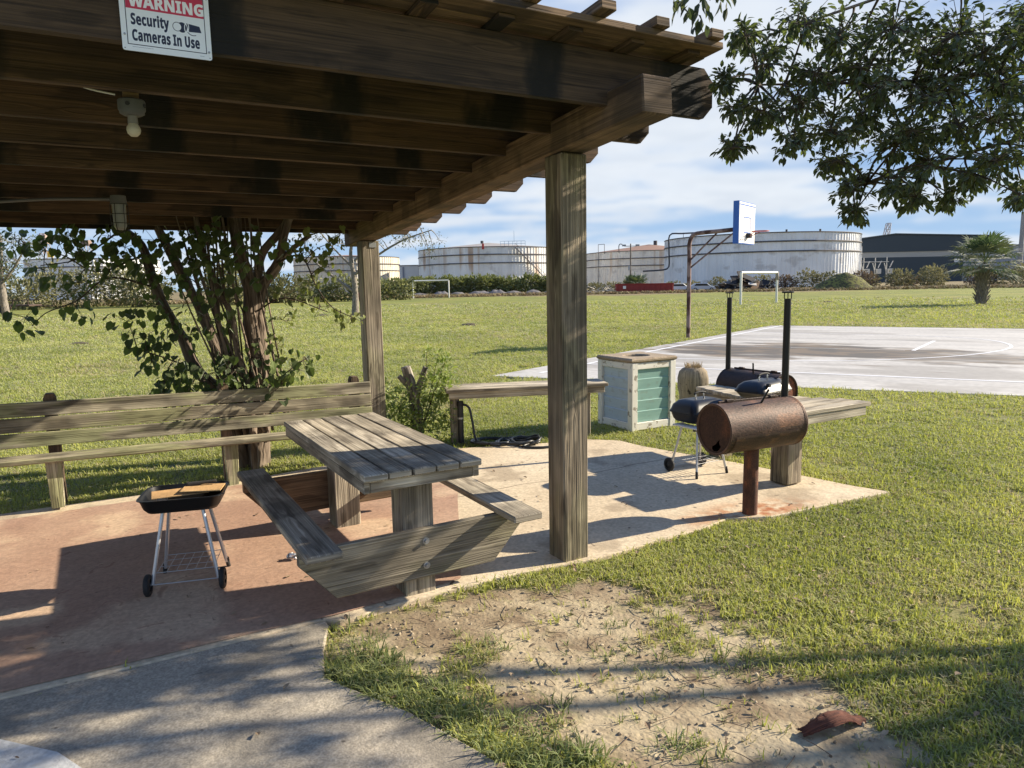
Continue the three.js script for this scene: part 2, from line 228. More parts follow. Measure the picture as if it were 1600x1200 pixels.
M.patio = new THREE.MeshStandardMaterial({ map: flatTex(-2.2, 3.2, -0.5, 3.5, 1152, (u, v) => {
  const b = fbm(u * 1.6, v * 1.6, 13, 4), f = fbm(u * 60, v * 60, 15, 2); let c = mix3([178, 160, 132], [208, 194, 168], b); c = c.map((k) => k * (0.88 + 0.24 * f));
  const rust = Math.exp(-(((u - 1.86) / 0.26) ** 2 + ((v + 0.05) / 0.14) ** 2)) + 0.6 * Math.exp(-(((u - 1.3) / 0.3) ** 2 + ((v - 0.05) / 0.13) ** 2)) + 0.5 * Math.exp(-(((u - 1.58) / 0.16) ** 2 + ((v + 0.02) / 0.2) ** 2));
  c = mix3(c, [150, 84, 44], clamp(rust * sstep(0.3, 0.62, fbm(u * 9, v * 9, 23, 4)) * 0.95));
  c = mix3(c, [120, 104, 84], sstep(0.56, 0.74, fbm(u * 3.2, v * 3.2, 29, 4)) * 0.4);
  c = mix3(c, [70, 60, 48], spots(u, v, 37, 26, 0.93) * 0.6);
  const crack = Math.abs(v - 1.52 - 0.02 * Math.sin(u * 4) - 0.03 * (fbm(u * 5, 2, 31, 3) - 0.5)); if (u > -0.2) c = mix3(c, [70, 60, 50], 0.7 * (1 - sstep(0.003, 0.008, crack)));
  return c;
}), bumpMap: gritBump, bumpScale: 0.0018, roughness: 0.92 });
M.red = new THREE.MeshStandardMaterial({ map: flatTex(-4.4, 0.8, -0.3, 3.0, 1152, (u, v) => {
  const b = fbm(u * 1.9 + 3, v * 1.9, 113, 4), f = fbm(u * 70, v * 70, 15, 2), w = fbm(u * 2.6, v * 2.6, 121, 3) * 9, sc = vn(u * 14 + Math.sin(w) * 3, v * 46 + Math.cos(w) * 9, 118);
  let c = mix3([146, 114, 95], [174, 146, 124], b); c = mix3(c, [204, 182, 152], sstep(0.55, 0.75, fbm(u * 2.4, v * 2.4, 127, 4)) * 0.55); c = c.map((k) => k * (0.86 + 0.20 * f + 0.1 * sc));
  c = mix3(c, [96, 62, 46], sstep(0.86, 0.95, sc) * 0.35); c = mix3(c, [70, 52, 42], spots(u, v, 137, 30, 0.95) * 0.6); return c;
}), bumpMap: gritBump, bumpScale: 0.001, roughness: 0.8 });
M.path = new THREE.MeshStandardMaterial({ map: flatTex(-5, -0.5, -3.3, 0.1, 1280, (u, v) => {
  const b = fbm(u * 1.5, v * 1.5, 213, 4), f = vn(u * 170, v * 170, 215), f2 = fbm(u * 50, v * 50, 217, 2); let c = mix3([146, 137, 122], [176, 167, 150], b); c = c.map((k) => k * (0.78 + 0.28 * f + 0.16 * f2));
  c = mix3(c, [92, 88, 80], sstep(0.55, 0.75, fbm(u * 3.4, v * 3.4, 229, 4)) * 0.35); return mix3(c, [46, 40, 34], spots(u, v, 237, 22, 0.955) * 0.8);
}), bumpMap: gritBump, bumpScale: 0.0016, roughness: 0.95 });
M.paleSlab = new THREE.MeshStandardMaterial({ map: flatTex(-5, -1.5, -2.7, 0, 1024, (u, v) => { const b = fbm(u * 2, v * 2, 313, 4), f = fbm(u * 60, v * 60, 315, 2); return mix3([168, 170, 170], [206, 206, 202], b).map((k) => k * (0.9 + 0.2 * f)); }), bumpMap: gritBump, bumpScale: 0.002, roughness: 0.85 });
slab('patio_slab', PATIO, 0, 0.14, M.patio);
slab('concrete_path', PATH, -0.004, 0.14, M.path);
slab('red_floor_coating', REDF, 0.004, 0, M.red);
slab('pale_concrete_pad', PALE, 0.003, 0.0, M.paleSlab);

{ // the basketball court
  const s = new THREE.Shape(COURT.map(([x, z]) => new THREE.Vector2(x, -z)).reverse());
  const g = new THREE.ExtrudeGeometry(s, { depth: 0.1, bevelEnabled: false }); g.translate(0, 0, -0.1); g.rotateX(-PI / 2);
  const w = 1536, h = 1122, X0 = -1, X1 = 38, Z0 = -1.5, Z1 = 27.0;   // texture y runs along -z
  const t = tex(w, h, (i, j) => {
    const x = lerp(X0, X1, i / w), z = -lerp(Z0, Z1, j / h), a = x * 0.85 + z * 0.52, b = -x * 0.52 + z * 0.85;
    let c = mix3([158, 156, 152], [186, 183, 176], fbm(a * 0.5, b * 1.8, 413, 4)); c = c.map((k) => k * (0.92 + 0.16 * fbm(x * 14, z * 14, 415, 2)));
    const e = ((a - (-2.6)) / 4.1) ** 2 + ((b + 18.2) / 1.75) ** 2, n = fbm(a * 0.9, b * 2.2, 423, 5), st = sstep(0.25, 0.6, Math.exp(-e * 0.8) + (n - 0.5) * 1.0);  // dark patch: mud stain and shade painted together into the court colour
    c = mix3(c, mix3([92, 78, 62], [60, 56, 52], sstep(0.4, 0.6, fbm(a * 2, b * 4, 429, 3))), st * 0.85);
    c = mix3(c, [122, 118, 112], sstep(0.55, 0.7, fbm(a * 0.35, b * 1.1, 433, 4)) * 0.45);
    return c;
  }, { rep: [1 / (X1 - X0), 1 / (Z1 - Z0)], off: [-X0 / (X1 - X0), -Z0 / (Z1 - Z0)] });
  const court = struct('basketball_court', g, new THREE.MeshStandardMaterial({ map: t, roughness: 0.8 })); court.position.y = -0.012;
  const line = (pts, wd, mat) => {
    const pos = [], uv = [], idx = [];
    pts.forEach((p, i) => { const a = pts[Math.max(0, i - 1)], b = pts[Math.min(pts.length - 1, i + 1)], l = Math.hypot(b[0] - a[0], b[1] - a[1]), nx = -(b[1] - a[1]) / l * wd / 2, nz = (b[0] - a[0]) / l * wd / 2; pos.push(p[0] + nx, 0.004, p[1] + nz, p[0] - nx, 0.004, p[1] - nz); uv.push(0, i, 1, i); });
    for (let i = 0; i + 1 < pts.length; i++) idx.push(i * 2, i * 2 + 1, i * 2 + 2, i * 2 + 1, i * 2 + 3, i * 2 + 2);
    const q = new THREE.BufferGeometry(); q.setAttribute('position', new THREE.Float32BufferAttribute(pos, 3)); q.setAttribute('uv', new THREE.Float32BufferAttribute(uv, 2)); q.setIndex(idx); q.computeVertexNormals(); mesh('painted_line', q, mat, court);
  };
  const wm = plain(0.72, 0.73, 0.74, 0.6), wm2 = plain(0.45, 0.45, 0.44, 0.7);
  line([[0.55, -13.72], [10.24, -26.82]], 0.09, wm); line([[1.55, -15.2], [9.5, -10.6], [16, -6.9]], 0.09, wm);
  const arc = new THREE.CatmullRomCurve3([[2.6, -16.35], [3.73, -15.85], [6.74, -14.86], [9.75, -15.35], [12.1, -17.1], [12.84, -19.16], [12.26, -20.53], [10.82, -21.74], [8.9, -22.9], [8.0, -23.5]].map(([x, z]) => new THREE.Vector3(x, 0, z))).getPoints(60).map((p) => [p.x, p.z]);
  line(arc, 0.07, wm); line([[9.46, -16.63], [11.4, -19.07]], 0.09, wm); line([[9.3, -16.7], [4.6, -19.4]], 0.06, wm2); line([[11.3, -19.15], [6.6, -21.9]], 0.06, wm2); line([[10.4, -26.6], [34, -11.9]], 0.09, wm2);
}
// ---------- grass blades ----------
function bladeTuft(n, h, w, seed) {
  const r = rng(seed), pos = [], nrm = [];
  for (let i = 0; i < n; i++) { const a = r() * 2 * PI, o = r() * 0.022, lean = 0.25 + r() * 0.95, hh = h * (0.55 + r() * 0.75), bx = Math.cos(a * 3.3) * o, bz = Math.sin(a * 3.3) * o, dx = Math.cos(a), dz = Math.sin(a), sx = -dz * w / 2, sz = dx * w / 2, mx = bx + dx * hh * lean * 0.4, mz = bz + dz * hh * lean * 0.4, my = hh * 0.62, tx = bx + dx * hh * lean, tz = bz + dz * hh * lean, ty = hh * (1 - lean * 0.28);
    pos.push(bx - sx, 0, bz - sz, bx + sx, 0, bz + sz, mx + sx * 0.8, my, mz + sz * 0.8, bx - sx, 0, bz - sz, mx + sx * 0.8, my, mz + sz * 0.8, mx - sx * 0.8, my, mz - sz * 0.8, mx - sx * 0.8, my, mz - sz * 0.8, mx + sx * 0.8, my, mz + sz * 0.8, tx, ty, tz); }
  const g = new THREE.BufferGeometry(); g.setAttribute('position', new THREE.Float32BufferAttribute(pos, 3)); g.setAttribute('uv', new THREE.Float32BufferAttribute(new Array(pos.length / 3 * 2).fill(0), 2)); g.computeVertexNormals(); return g;
}
{
  const gm = new THREE.MeshPhysicalMaterial({ color: 0xffffff, roughness: 1, transmission: 0.48, thickness: 0, side: THREE.DoubleSide });
  const r = rng(2024), bands = [[1.6, 6, 3400], [6, 10, 1800], [10, 17, 560], [17, 30, 170], [30, 75, 34]];
  const sets = [[], [], []], m4 = new THREE.Matrix4(), q = new THREE.Quaternion(), e = new THREE.Euler(), col = new THREE.Color();
  for (const [ra, rb, den] of bands) {
    const n = Math.round(1.5 * (rb * rb - ra * ra) / 2 * den);
    for (let i = 0; i < n; i++) {
      const rad = Math.sqrt(lerp(ra * ra, rb * rb, r())), th = (r() - 0.5) * 1.5 + 0.02, x = Math.sin(th) * rad, z = -Math.cos(th) * rad, [u, v] = w2uv(x, z);
      const pick = r(), h1 = r(), h2 = r(), h3 = r(), k = Math.floor(r() * 3);
      if (rad > 20 && (h1 * 7.31) % 1 < sstep(20, 75, rad)) continue;
      if (inside(PATIO, u, v) || inside(PATH, u, v) || inside(COURT, x, z)) continue;
      const d = dirtAt(x, z); if (pick < Math.pow(d, 0.6) * 0.972 || pick > 1.25 - 0.5 * dryAt(x, z) * 0.8) continue;
      if (pick < 0.75 * sstep(0.56, 0.70, fbm(x * 1.7, z * 1.7, 151, 4))) continue;
      if (d > 0.55 && fbm(x * 9, z * 9, 140, 3) < 0.50) continue;
      const s = (0.62 + 0.75 * h1) * (1 + rad * 0.035) * (rad < 4 ? 0.9 + 0.4 * fbm(x * 3, z * 3, 141, 2) : 1), wsc = s * (1 + rad * 0.04);
      e.set(0, h2 * 6.283, 0); q.setFromEuler(e); m4.compose(new THREE.Vector3(x, -0.034, z), q, new THREE.Vector3(wsc, s * (0.7 + 0.5 * h3), wsc));
      const c = mix3([0.22, 0.265, 0.032], [0.45, 0.465, 0.09], clamp(h1 * 0.5 + (fbm(x * 0.8, z * 0.8, 143, 4) - 0.5) * 1.5 + 0.2)), dry = clamp(dryAt(x, z) * 0.5 + d * 0.2); const cc = h3 < 0.24 + dry * 0.55 ? mix3(c, [0.46, 0.38, 0.20], 0.8) : c;
      sets[k].push([m4.clone(), cc]);
    }
  }
  sets.forEach((l, k) => { const im = new THREE.InstancedMesh(bladeTuft(6, 0.026 + k * 0.006, 0.0042, 50 + k), gm, l.length); l.forEach(([m, c], i) => { im.setMatrixAt(i, m); im.setColorAt(i, col.setRGB(...c)); }); im.name = numbered('lawn_grass'); im.castShadow = im.receiveShadow = true; tag(im, ['short green lawn grass blades around the concrete patio', 'taller green lawn grass blades mixed through the turf', 'longest green lawn grass blades standing over the turf'][k], 'grass', null, 'stuff'); scene.add(im); });
  console.log('tufts', sets.map((l) => l.length));
}
{ // longer weed clumps along the path edge and in the soil, and crumbs of soil
  const r = rng(3033), gm = new THREE.MeshPhysicalMaterial({ color: 0xffffff, roughness: 1, transmission: 0.35, thickness: 0, side: THREE.DoubleSide }), L = [], m4 = new THREE.Matrix4(), col = new THREE.Color();
  const put = (x, z, s) => { const [u, v] = w2uv(x, z); if (inside(PATIO, u, v) || inside(PATH, u, v)) return; m4.compose(new THREE.Vector3(x, -0.036, z), new THREE.Quaternion().setFromEuler(new THREE.Euler(0, r() * 6.28, 0)), new THREE.Vector3(s, s * (0.6 + 0.5 * r()), s)); L.push([m4.clone(), mix3([0.11, 0.155, 0.03], [0.30, 0.33, 0.09], r())]); };
  for (let k = 0; k < 420; k++) { const t = r(), o = Math.pow(r(), 1.6) * 0.28; put(lerp(-0.86, 0.25, t) + o * 0.62, lerp(-2.98, -2.05, t) - o * 0.78, 0.6 + r() * 0.8); }
  for (let k = 0; k < 130; k++) { const a = r() * 6.28, c = [[-0.78, -3.3], [0.62, -2.35], [-0.2, -3.2], [0.55, -3.05], [1.0, -3.0], [-0.35, -2.75], [0.1, -2.62]][k % 7]; const d = Math.sqrt(r()) * 0.16; put(c[0] + Math.cos(a) * d, c[1] + Math.sin(a) * d, 0.4 + r() * 0.8); }
  for (let k = 0; k < 500; k++) put(0.2 + r() * 3.2, -2.2 - r() * 3.2, 0.35 + r() * 0.45);
  const im = new THREE.InstancedMesh(bladeTuft(8, 0.075, 0.0052, 71), gm, L.length); L.forEach(([m, c], i) => { im.setMatrixAt(i, m); im.setColorAt(i, col.setRGB(...c)); }); im.name = numbered('weed_clumps'); im.castShadow = im.receiveShadow = true; tag(im, 'long bladed weed clumps along the path edge', 'weeds', null, 'stuff'); scene.add(im);
  const C = []; for (let k = 0; k < 2600; k++) { const x = -0.95 + r() * 2.5, z = -2.15 - r() * 1.75; if (dirtAt(x, z) < 0.3) continue; const [u, v] = w2uv(x, z); if (inside(PATIO, u, v) || inside(PATH, u, v)) continue; const s = 0.002 + Math.pow(r(), 5) * 0.011; m4.compose(new THREE.Vector3(x, -0.026 + 0.022 * (fbm(x * 3, z * 3, 44, 4) - 0.5), z), new THREE.Quaternion().setFromEuler(new THREE.Euler(r() * 6, r() * 6, r() * 6)), new THREE.Vector3(s * 1.3, s * 0.8, s)); C.push([m4.clone(), mix3([0.16, 0.12, 0.08], [0.44, 0.36, 0.24], Math.pow(r(), 0.7))]); }
  const ic = new THREE.InstancedMesh(new THREE.IcosahedronGeometry(1, 0), new THREE.MeshStandardMaterial({ roughness: 1 }), C.length); C.forEach(([m, c], i) => { ic.setMatrixAt(i, m); ic.setColorAt(i, col.setRGB(...c)); }); ic.name = numbered('soil_crumbs'); ic.castShadow = ic.receiveShadow = true; tag(ic, 'small crumbs and pebbles on the bare sandy soil', 'soil', null, 'stuff'); scene.add(ic);
}
// ---------- the pavilion ----------
const SL = 0.0707, TILT = -Math.atan(SL), rafterY = (v) => 2.559 - SL * v;
const upGrain = (g) => { const t = g.attributes.uv, o = uvSeed() * 5; for (let i = 0; i < t.count; i++) t.setXY(i, t.getY(i) + o, t.getX(i) + o * 0.3); return g; };
const shiftUV = (g, a, b) => { const t = g.attributes.uv; for (let i = 0; i < t.count; i++) t.setXY(i, t.getX(i) + a, t.getY(i) + b); return g; };
{
  const p = thing('wooden_pavilion', 'open timber pavilion with dark stained rafters over the picnic table', 'pavilion', [OX, 0, OZ], PSI);
  const by = (v) => 2.443 - 0.0727 * v;
  for (const u of [0, -5.7]) for (const v of [0, 3.67]) mesh('post', at(board(0.18, by(v) + 0.10, 0.18, 0.008), u, (by(v) - 0.10) / 2, -v), u === 0 && v > 1 ? M.post : M.post2, p);
  for (const u of [-0.008, -5.7]) mesh('beam', at(board(0.188, 0.185, 4.97, 0.008), u, by(1.665) + 0.0925 + 0.001, -1.665, -Math.atan(0.0727)), M.beam, p);
  const vs = [-0.515, 0.02, 0.55, 1.04, 1.57, 2.11, 2.63, 3.19, 3.74, 4.02];
  vs.forEach((v, i) => {
    const g = extrude([[-6.35, 0], [0.565, 0], [0.63, 0.065], [0.63, 0.2], [0.565, 0.265], [-6.35, 0.265]], 0.043, 0.003); shiftUV(g, i * 0.83, i * 0.37);
    g.translate(0, rafterY(v), -v - 0.0215); mesh('rafter', g, [i === 0 ? M.rafterGrey : [M.rafter2, M.rafter, M.rafter3][i % 3]][0], p);
  });
  const dy = (v, h) => rafterY(v) + 0.265 + h;
  for (let k = 0; k < 19; k++) mesh('purlin', at(board(0.085, 0.02, 4.85, 0.002), 0.36 - 0.372 * k, dy(1.75, 0.0115), -1.75, TILT), M.rafter, p);
  const rr = rng(8);
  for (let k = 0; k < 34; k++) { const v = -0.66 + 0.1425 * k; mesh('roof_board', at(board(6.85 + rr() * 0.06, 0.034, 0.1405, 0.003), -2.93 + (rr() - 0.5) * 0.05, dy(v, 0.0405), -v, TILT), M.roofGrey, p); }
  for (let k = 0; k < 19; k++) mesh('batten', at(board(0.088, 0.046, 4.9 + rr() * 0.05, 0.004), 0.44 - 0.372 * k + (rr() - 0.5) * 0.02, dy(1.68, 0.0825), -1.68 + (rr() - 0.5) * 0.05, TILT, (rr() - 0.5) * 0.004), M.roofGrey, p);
  mesh('bracket', at(board(0.075, 0.05, 0.006, 0.001), 0.02, by(3.67) - 0.045, -3.67 + 0.094), M.steel, p);
}
{ // warning sign on the front rafter
  const c = document.createElement('canvas'); c.width = 1024; c.height = 768; const x = c.getContext('2d');
  x.fillStyle = '#e9edf0'; x.fillRect(0, 0, 1024, 768); x.fillStyle = '#c62a47'; x.fillRect(70, 44, 884, 226);
  x.strokeStyle = '#1b2233'; x.lineWidth = 9; x.beginPath(); x.rect(64, 40, 896, 650); x.stroke();
  const text = (s, px, py, size, sx, col, w = 'bold') => { x.save(); x.translate(px, py); x.scale(sx, 1); x.fillStyle = col; x.font = `${w} ${size}px sans-serif`; x.strokeStyle = col; x.lineWidth = 9; x.strokeText(s, 0, 0); x.fillText(s, 0, 0); x.restore(); };
  text('WARNING', 104, 240, 190, 0.93, '#f1f1f1'); text('Security', 112, 452, 176, 0.62, '#18203a'); text('Cameras In Use', 112, 640, 176, 0.585, '#18203a');
  x.fillStyle = '#18203a'; x.beginPath(); x.moveTo(742, 352); x.lineTo(896, 372); x.lineTo(916, 446); x.lineTo(770, 452); x.closePath(); x.fill();
  x.beginPath(); x.ellipse(690, 410, 58, 62, 0, 0, 7); x.fill(); x.fillStyle = '#e9edf0'; x.beginPath(); x.ellipse(634, 408, 50, 52, 0, 0, 7); x.fill(); x.lineWidth = 7; x.beginPath(); x.ellipse(634, 408, 50, 52, 0, 0, 7); x.stroke();
  x.strokeStyle = '#e9edf0'; x.lineWidth = 10; x.beginPath(); x.ellipse(744, 404, 24, 58, 0.1, 0, 7); x.stroke(); x.strokeStyle = '#18203a'; x.lineWidth = 8; x.beginPath(); x.moveTo(752, 456); x.quadraticCurveTo(790, 506, 850, 484); x.stroke();
  x.fillStyle = '#5b6070'; for (let k = 0; k < 26; k++) x.fillRect(110 + k * 9, 714 + (k % 3), 6, 5); for (let k = 0; k < 6; k++) x.fillRect(880 + k * 9, 726, 6, 5);
  x.fillStyle = '#9aa0a6'; for (const [px, py] of [[26, 26], [998, 26], [26, 742], [998, 742]]) { x.beginPath(); x.arc(px, py, 9, 0, 7); x.fill(); }
  const t = new THREE.CanvasTexture(c); t.colorSpace = THREE.SRGBColorSpace;
  const s = thing('warning_sign', 'white and red metal sign reading WARNING Security Cameras In Use on rafter', 'sign', uv2w(-2.13, -0.5415, 2.566), PSI);
  const sh = new THREE.Shape(), W2 = 0.15, Hh = 0.225, r = 0.01; sh.moveTo(-W2 + r, 0); sh.lineTo(W2 - r, 0); sh.quadraticCurveTo(W2, 0, W2, r); sh.lineTo(W2, Hh - r); sh.quadraticCurveTo(W2, Hh, W2 - r, Hh); sh.lineTo(-W2 + r, Hh); sh.quadraticCurveTo(-W2, Hh, -W2, Hh - r); sh.lineTo(-W2, r); sh.quadraticCurveTo(-W2, 0, -W2 + r, 0);
  const back = new THREE.ExtrudeGeometry(sh, { depth: 0.002, bevelEnabled: false }); mesh('panel', back, plain(0.6, 0.62, 0.63, 0.5), s);
  const f = new THREE.ShapeGeometry(sh); const a = f.attributes.uv, pp = f.attributes.position; for (let i = 0; i < a.count; i++) a.setXY(i, (pp.getX(i) + W2) / (2 * W2), pp.getY(i) / Hh); f.translate(0, 0, 0.0035); mesh('printed_face', f, new THREE.MeshStandardMaterial({ map: t, roughness: 0.45 }), s);
  for (const [sx, sy] of [[-0.14, 0.055], [0.14, 0.028], [-0.142, 0.217]]) mesh('screw', at(new THREE.CylinderGeometry(0.004, 0.004, 0.003, 8), sx, sy, 0.0055, PI / 2), M.steel, s);
}
{ // bare bulb and its junction box
  const t = thing('bulb_light', 'white light bulb in grey junction box hung under a rafter', 'lamp', uv2w(-2.24, 0.06, 2.40), PSI);
  mesh('mounting_block', at(board(0.062, 0.06, 0.04), 0, 0.16, 0.0), M.beam, t);
  mesh('junction_box', at(new THREE.LatheGeometry([[0, 0.045], [0.052, 0.045], [0.055, 0.04], [0.055, 0.002], [0.05, 0], [0.05, -0.012], [0.036, -0.02], [0.02, -0.022], [0, -0.022]].reverse().map(([a, b]) => new THREE.Vector2(a, b)), 24), 0, 0.085, 0), plain(0.09, 0.092, 0.086, 0.8), t);
  for (const a of [0.5, 1.9]) mesh('plug', at(new THREE.CylinderGeometry(0.009, 0.009, 0.006, 10), Math.cos(a) * 0.055, 0.105, Math.sin(a) * 0.055, 0, -a, PI / 2), M.rubber, t);
  mesh('socket', at(new THREE.CylinderGeometry(0.019, 0.021, 0.035, 16), 0, 0.048, 0), plain(0.2, 0.19, 0.165, 0.6), t);
  mesh('bulb', at(new THREE.LatheGeometry([[0, -0.03], [0.014, -0.028], [0.025, -0.017], [0.029, -0.002], [0.026, 0.012], [0.018, 0.024], [0.0145, 0.034], [0.0145, 0.04]].map(([a, b]) => new THREE.Vector2(a, b)), 20), 0, 0.006, 0), plain(0.48, 0.44, 0.32, 0.4), t);
  tag(mesh('electric_cable', tube([uv2w(-2.3, 0.05, 2.545), uv2w(-2.4, 0.055, 2.56), uv2w(-2.48, 0.05, 2.585), uv2w(-2.7, 0.05, 2.62)], 0.004, 6), plain(0.5, 0.49, 0.45, 0.6)), 'thin grey cable running to the bulb box', 'cable');
}
{ // caged jelly jar lamp
  const t = thing('caged_lamp', 'glass jar lamp in a black wire cage under rafters', 'lamp', uv2w(-2.27, 2.40, 2.13), PSI);
  mesh('lamp_base', at(new THREE.CylinderGeometry(0.05, 0.055, 0.06, 20), 0, 0.23, 0), plain(0.12, 0.12, 0.11, 0.8), t);
  mesh('glass_jar', at(new THREE.LatheGeometry([[0, -0.1], [0.03, -0.095], [0.042, -0.07], [0.045, 0.05], [0.045, 0.09]].map(([a, b]) => new THREE.Vector2(a, b)), 20), 0, 0.115, 0), new THREE.MeshPhysicalMaterial({ color: new THREE.Color(0.5, 0.52, 0.48), roughness: 0.35, transmission: 0.6, thickness: 0 }), t);
  const w = []; for (let k = 0; k < 6; k++) { const a = k * PI / 3; w.push(tube([[Math.cos(a) * 0.056, 0.2, Math.sin(a) * 0.056], [Math.cos(a) * 0.056, 0.06, Math.sin(a) * 0.056], [Math.cos(a) * 0.04, 0.012, Math.sin(a) * 0.04], [0, 0, 0]], 0.0028, 5, 3)); }
  for (const [y, r] of [[0.2, 0.056], [0.13, 0.057], [0.065, 0.057]]) w.push(at(new THREE.TorusGeometry(r, 0.0028, 5, 24), 0, y, 0, PI / 2)); mesh('wire_cage', merge(w), M.blackIron, t);
  tag(mesh('conduit', tube([uv2w(-2.3, 2.4, 2.365), uv2w(-2.7, 2.42, 2.35), uv2w(-3.1, 2.46, 2.31), uv2w(-3.6, 2.5, 2.22), uv2w(-4.6, 2.55, 2.02)], 0.011, 8), plain(0.11, 0.11, 0.105, 0.7)), 'sagging grey conduit feeding the caged lamp', 'conduit');
}
// ---------- picnic table ----------
{
  const t = thing('picnic_table', 'weathered grey picnic table with attached bench planks on thick legs', 'picnic table', uv2w(-1.035, 0.70), PSI + 0.01);
  const rr = rng(31), TM = [M.top, M.top2, M.top, M.top2, M.top3];
  for (let k = 0; k < 5; k++) mesh('tabletop_plank', at(board(0.128, 0.038, 1.77 + (rr() - 0.5) * 0.012, 0.006), -0.27 + k * 0.135, 0.741 + (rr() - 0.5) * 0.004, (rr() - 0.5) * 0.01, 0, 0, (rr() - 0.5) * 0.02), TM[k], t);
  for (const s of [-1, 1]) { mesh('apron', at(board(0.034, 0.062, 1.72, 0.003), s * 0.312, 0.69, 0), M.top3, t); mesh('apron', at(board(0.585, 0.062, 0.034, 0.003), 0, 0.69, s * 0.842), M.top2, t); }
  for (const z of [0.64, -0.68]) mesh('leg', at(board(0.18, 0.74, 0.18, 0.008), 0.015, 0.350, z), M.post, t);
  const bo = [[-0.655, 0.385], [-0.655, 0.315], [-0.47, 0.105], [0.46, 0.105], [0.655, 0.315], [0.655, 0.385]];
  for (const [z, m] of [[0.732, M.brace], [-0.812, M.beam]]) { const g = extrude(bo, 0.04, 0.004); shiftUV(g, z * 3, 0.2); g.translate(0, 0, z); mesh('brace', g, m, t); }
  for (const s of [-1, 1]) mesh('seat_plank', at(board(0.185, 0.04, 1.92, 0.007), s * 0.57, 0.4065, s > 0 ? 0.03 : 0.0), s < 0 ? M.top3 : M.top2, t);
  for (const y of [0.315, 0.175]) { const b = mesh('bolt', at(new THREE.CylinderGeometry(0.011, 0.011, 0.016, 6), 0.035, y, 0.782, PI / 2), M.steel, t); mesh('washer', at(new THREE.CylinderGeometry(0.02, 0.02, 0.004, 16), 0.035, y, 0.7745, PI / 2), M.steel, b); }
}
// ---------- long bench ----------
{
  const t = thing('long_bench', 'long mossy timber bench with three slat backrest along the patio edge', 'bench', uv2w(-1.75, 3.1), PSI);
  const tilt = -0.024, y = (u) => -0.024 * (u + 1.75);
  for (let k = 0; k < 3; k++) mesh('back_slat', at(board(4.5, 0.112, 0.035, 0.004), -0.72, 0.764 - k * 0.121 + 0.017, -0.045 + k * 0.012, -0.05, 0, tilt), k === 1 ? M.bench2 : M.bench, t);
  mesh('seat_plank', at(board(4.5, 0.045, 0.19, 0.01), -0.72, 0.395 + 0.017, 0.14, 0, 0, tilt), M.bench, t);
  for (const u of [-4.2, -2.87, -1.56, -0.36]) {
    const x = u + 1.75; mesh('back_post', at(upGrain(extrude([[-0.045, 0], [0.045, 0], [0.045, 0.9], [0.028, 0.935], [-0.028, 0.935], [-0.045, 0.9]], 0.09, 0.004)), x, -0.06 + y(u), -0.158), M.beam, t);
    mesh('leg', at(upGrain(extrude([[-0.048, 0], [0.04, 0], [0.055, 0.38], [-0.06, 0.38]], 0.1, 0.004)), x, -0.008 + y(u), 0.07), M.bench, t);
  }
}
// ---------- grills ----------
function rrect(w, d, r, y, n = 4) { const o = []; for (const [sx, sz, a0] of [[1, 1, 0], [-1, 1, 1], [-1, -1, 2], [1, -1, 3]]) for (let k = 0; k <= n; k++) { const a = (a0 + k / n) * PI / 2; o.push([sx * (w / 2 - r) + Math.cos(a) * r, y, sz * (d / 2 - r) + Math.sin(a) * r]); } return o; }
function loft(rings, capA = true, capB = true) {
  const n = rings[0].length, pos = [], uv = [], idx = []; rings.forEach((r, j) => r.forEach((p, i) => { pos.push(...p); uv.push(i / n * 1.2, j * 0.1); }));
  for (let j = 0; j + 1 < rings.length; j++) for (let i = 0; i < n; i++) { const a = j * n + i, b = j * n + (i + 1) % n, c = a + n, d = b + n; idx.push(a, c, b, b, c, d); }
  const cap = (j, flip) => { const r = rings[j], c = r.reduce((s, p) => [s[0] + p[0] / n, s[1] + p[1] / n, s[2] + p[2] / n], [0, 0, 0]), b = pos.length / 3; pos.push(...c); uv.push(0.5, 0.5); for (const p of r) { pos.push(...p); uv.push(p[0], p[2]); } for (let i = 0; i < n; i++) flip ? idx.push(b, b + 1 + i, b + 1 + (i + 1) % n) : idx.push(b, b + 1 + (i + 1) % n, b + 1 + i); };
  if (capA) cap(0, true); if (capB) cap(rings.length - 1, false);
  const g = new THREE.BufferGeometry(); g.setAttribute('position', new THREE.Float32BufferAttribute(pos, 3)); g.setAttribute('uv', new THREE.Float32BufferAttribute(uv, 2)); g.setIndex(idx); const q = g.toNonIndexed(); q.computeVertexNormals(); const q2 = g; q2.computeVertexNormals(); return q2;
}
const trayGeo = (w, d, y0, y1) => loft([rrect(w - 0.12, d - 0.12, 0.04, y0), rrect(w - 0.07, d - 0.07, 0.05, y0 + 0.006), rrect(w - 0.035, d - 0.035, 0.055, y0 + 0.03), rrect(w - 0.004, d - 0.004, 0.06, y1 - 0.008), rrect(w + 0.02, d + 0.02, 0.065, y1 - 0.003), rrect(w + 0.02, d + 0.02, 0.065, y1 + 0.001), rrect(w - 0.012, d - 0.012, 0.058, y1), rrect(w - 0.045, d - 0.045, 0.05, y0 + 0.036), rrect(w - 0.13, d - 0.13, 0.04, y0 + 0.012)]);
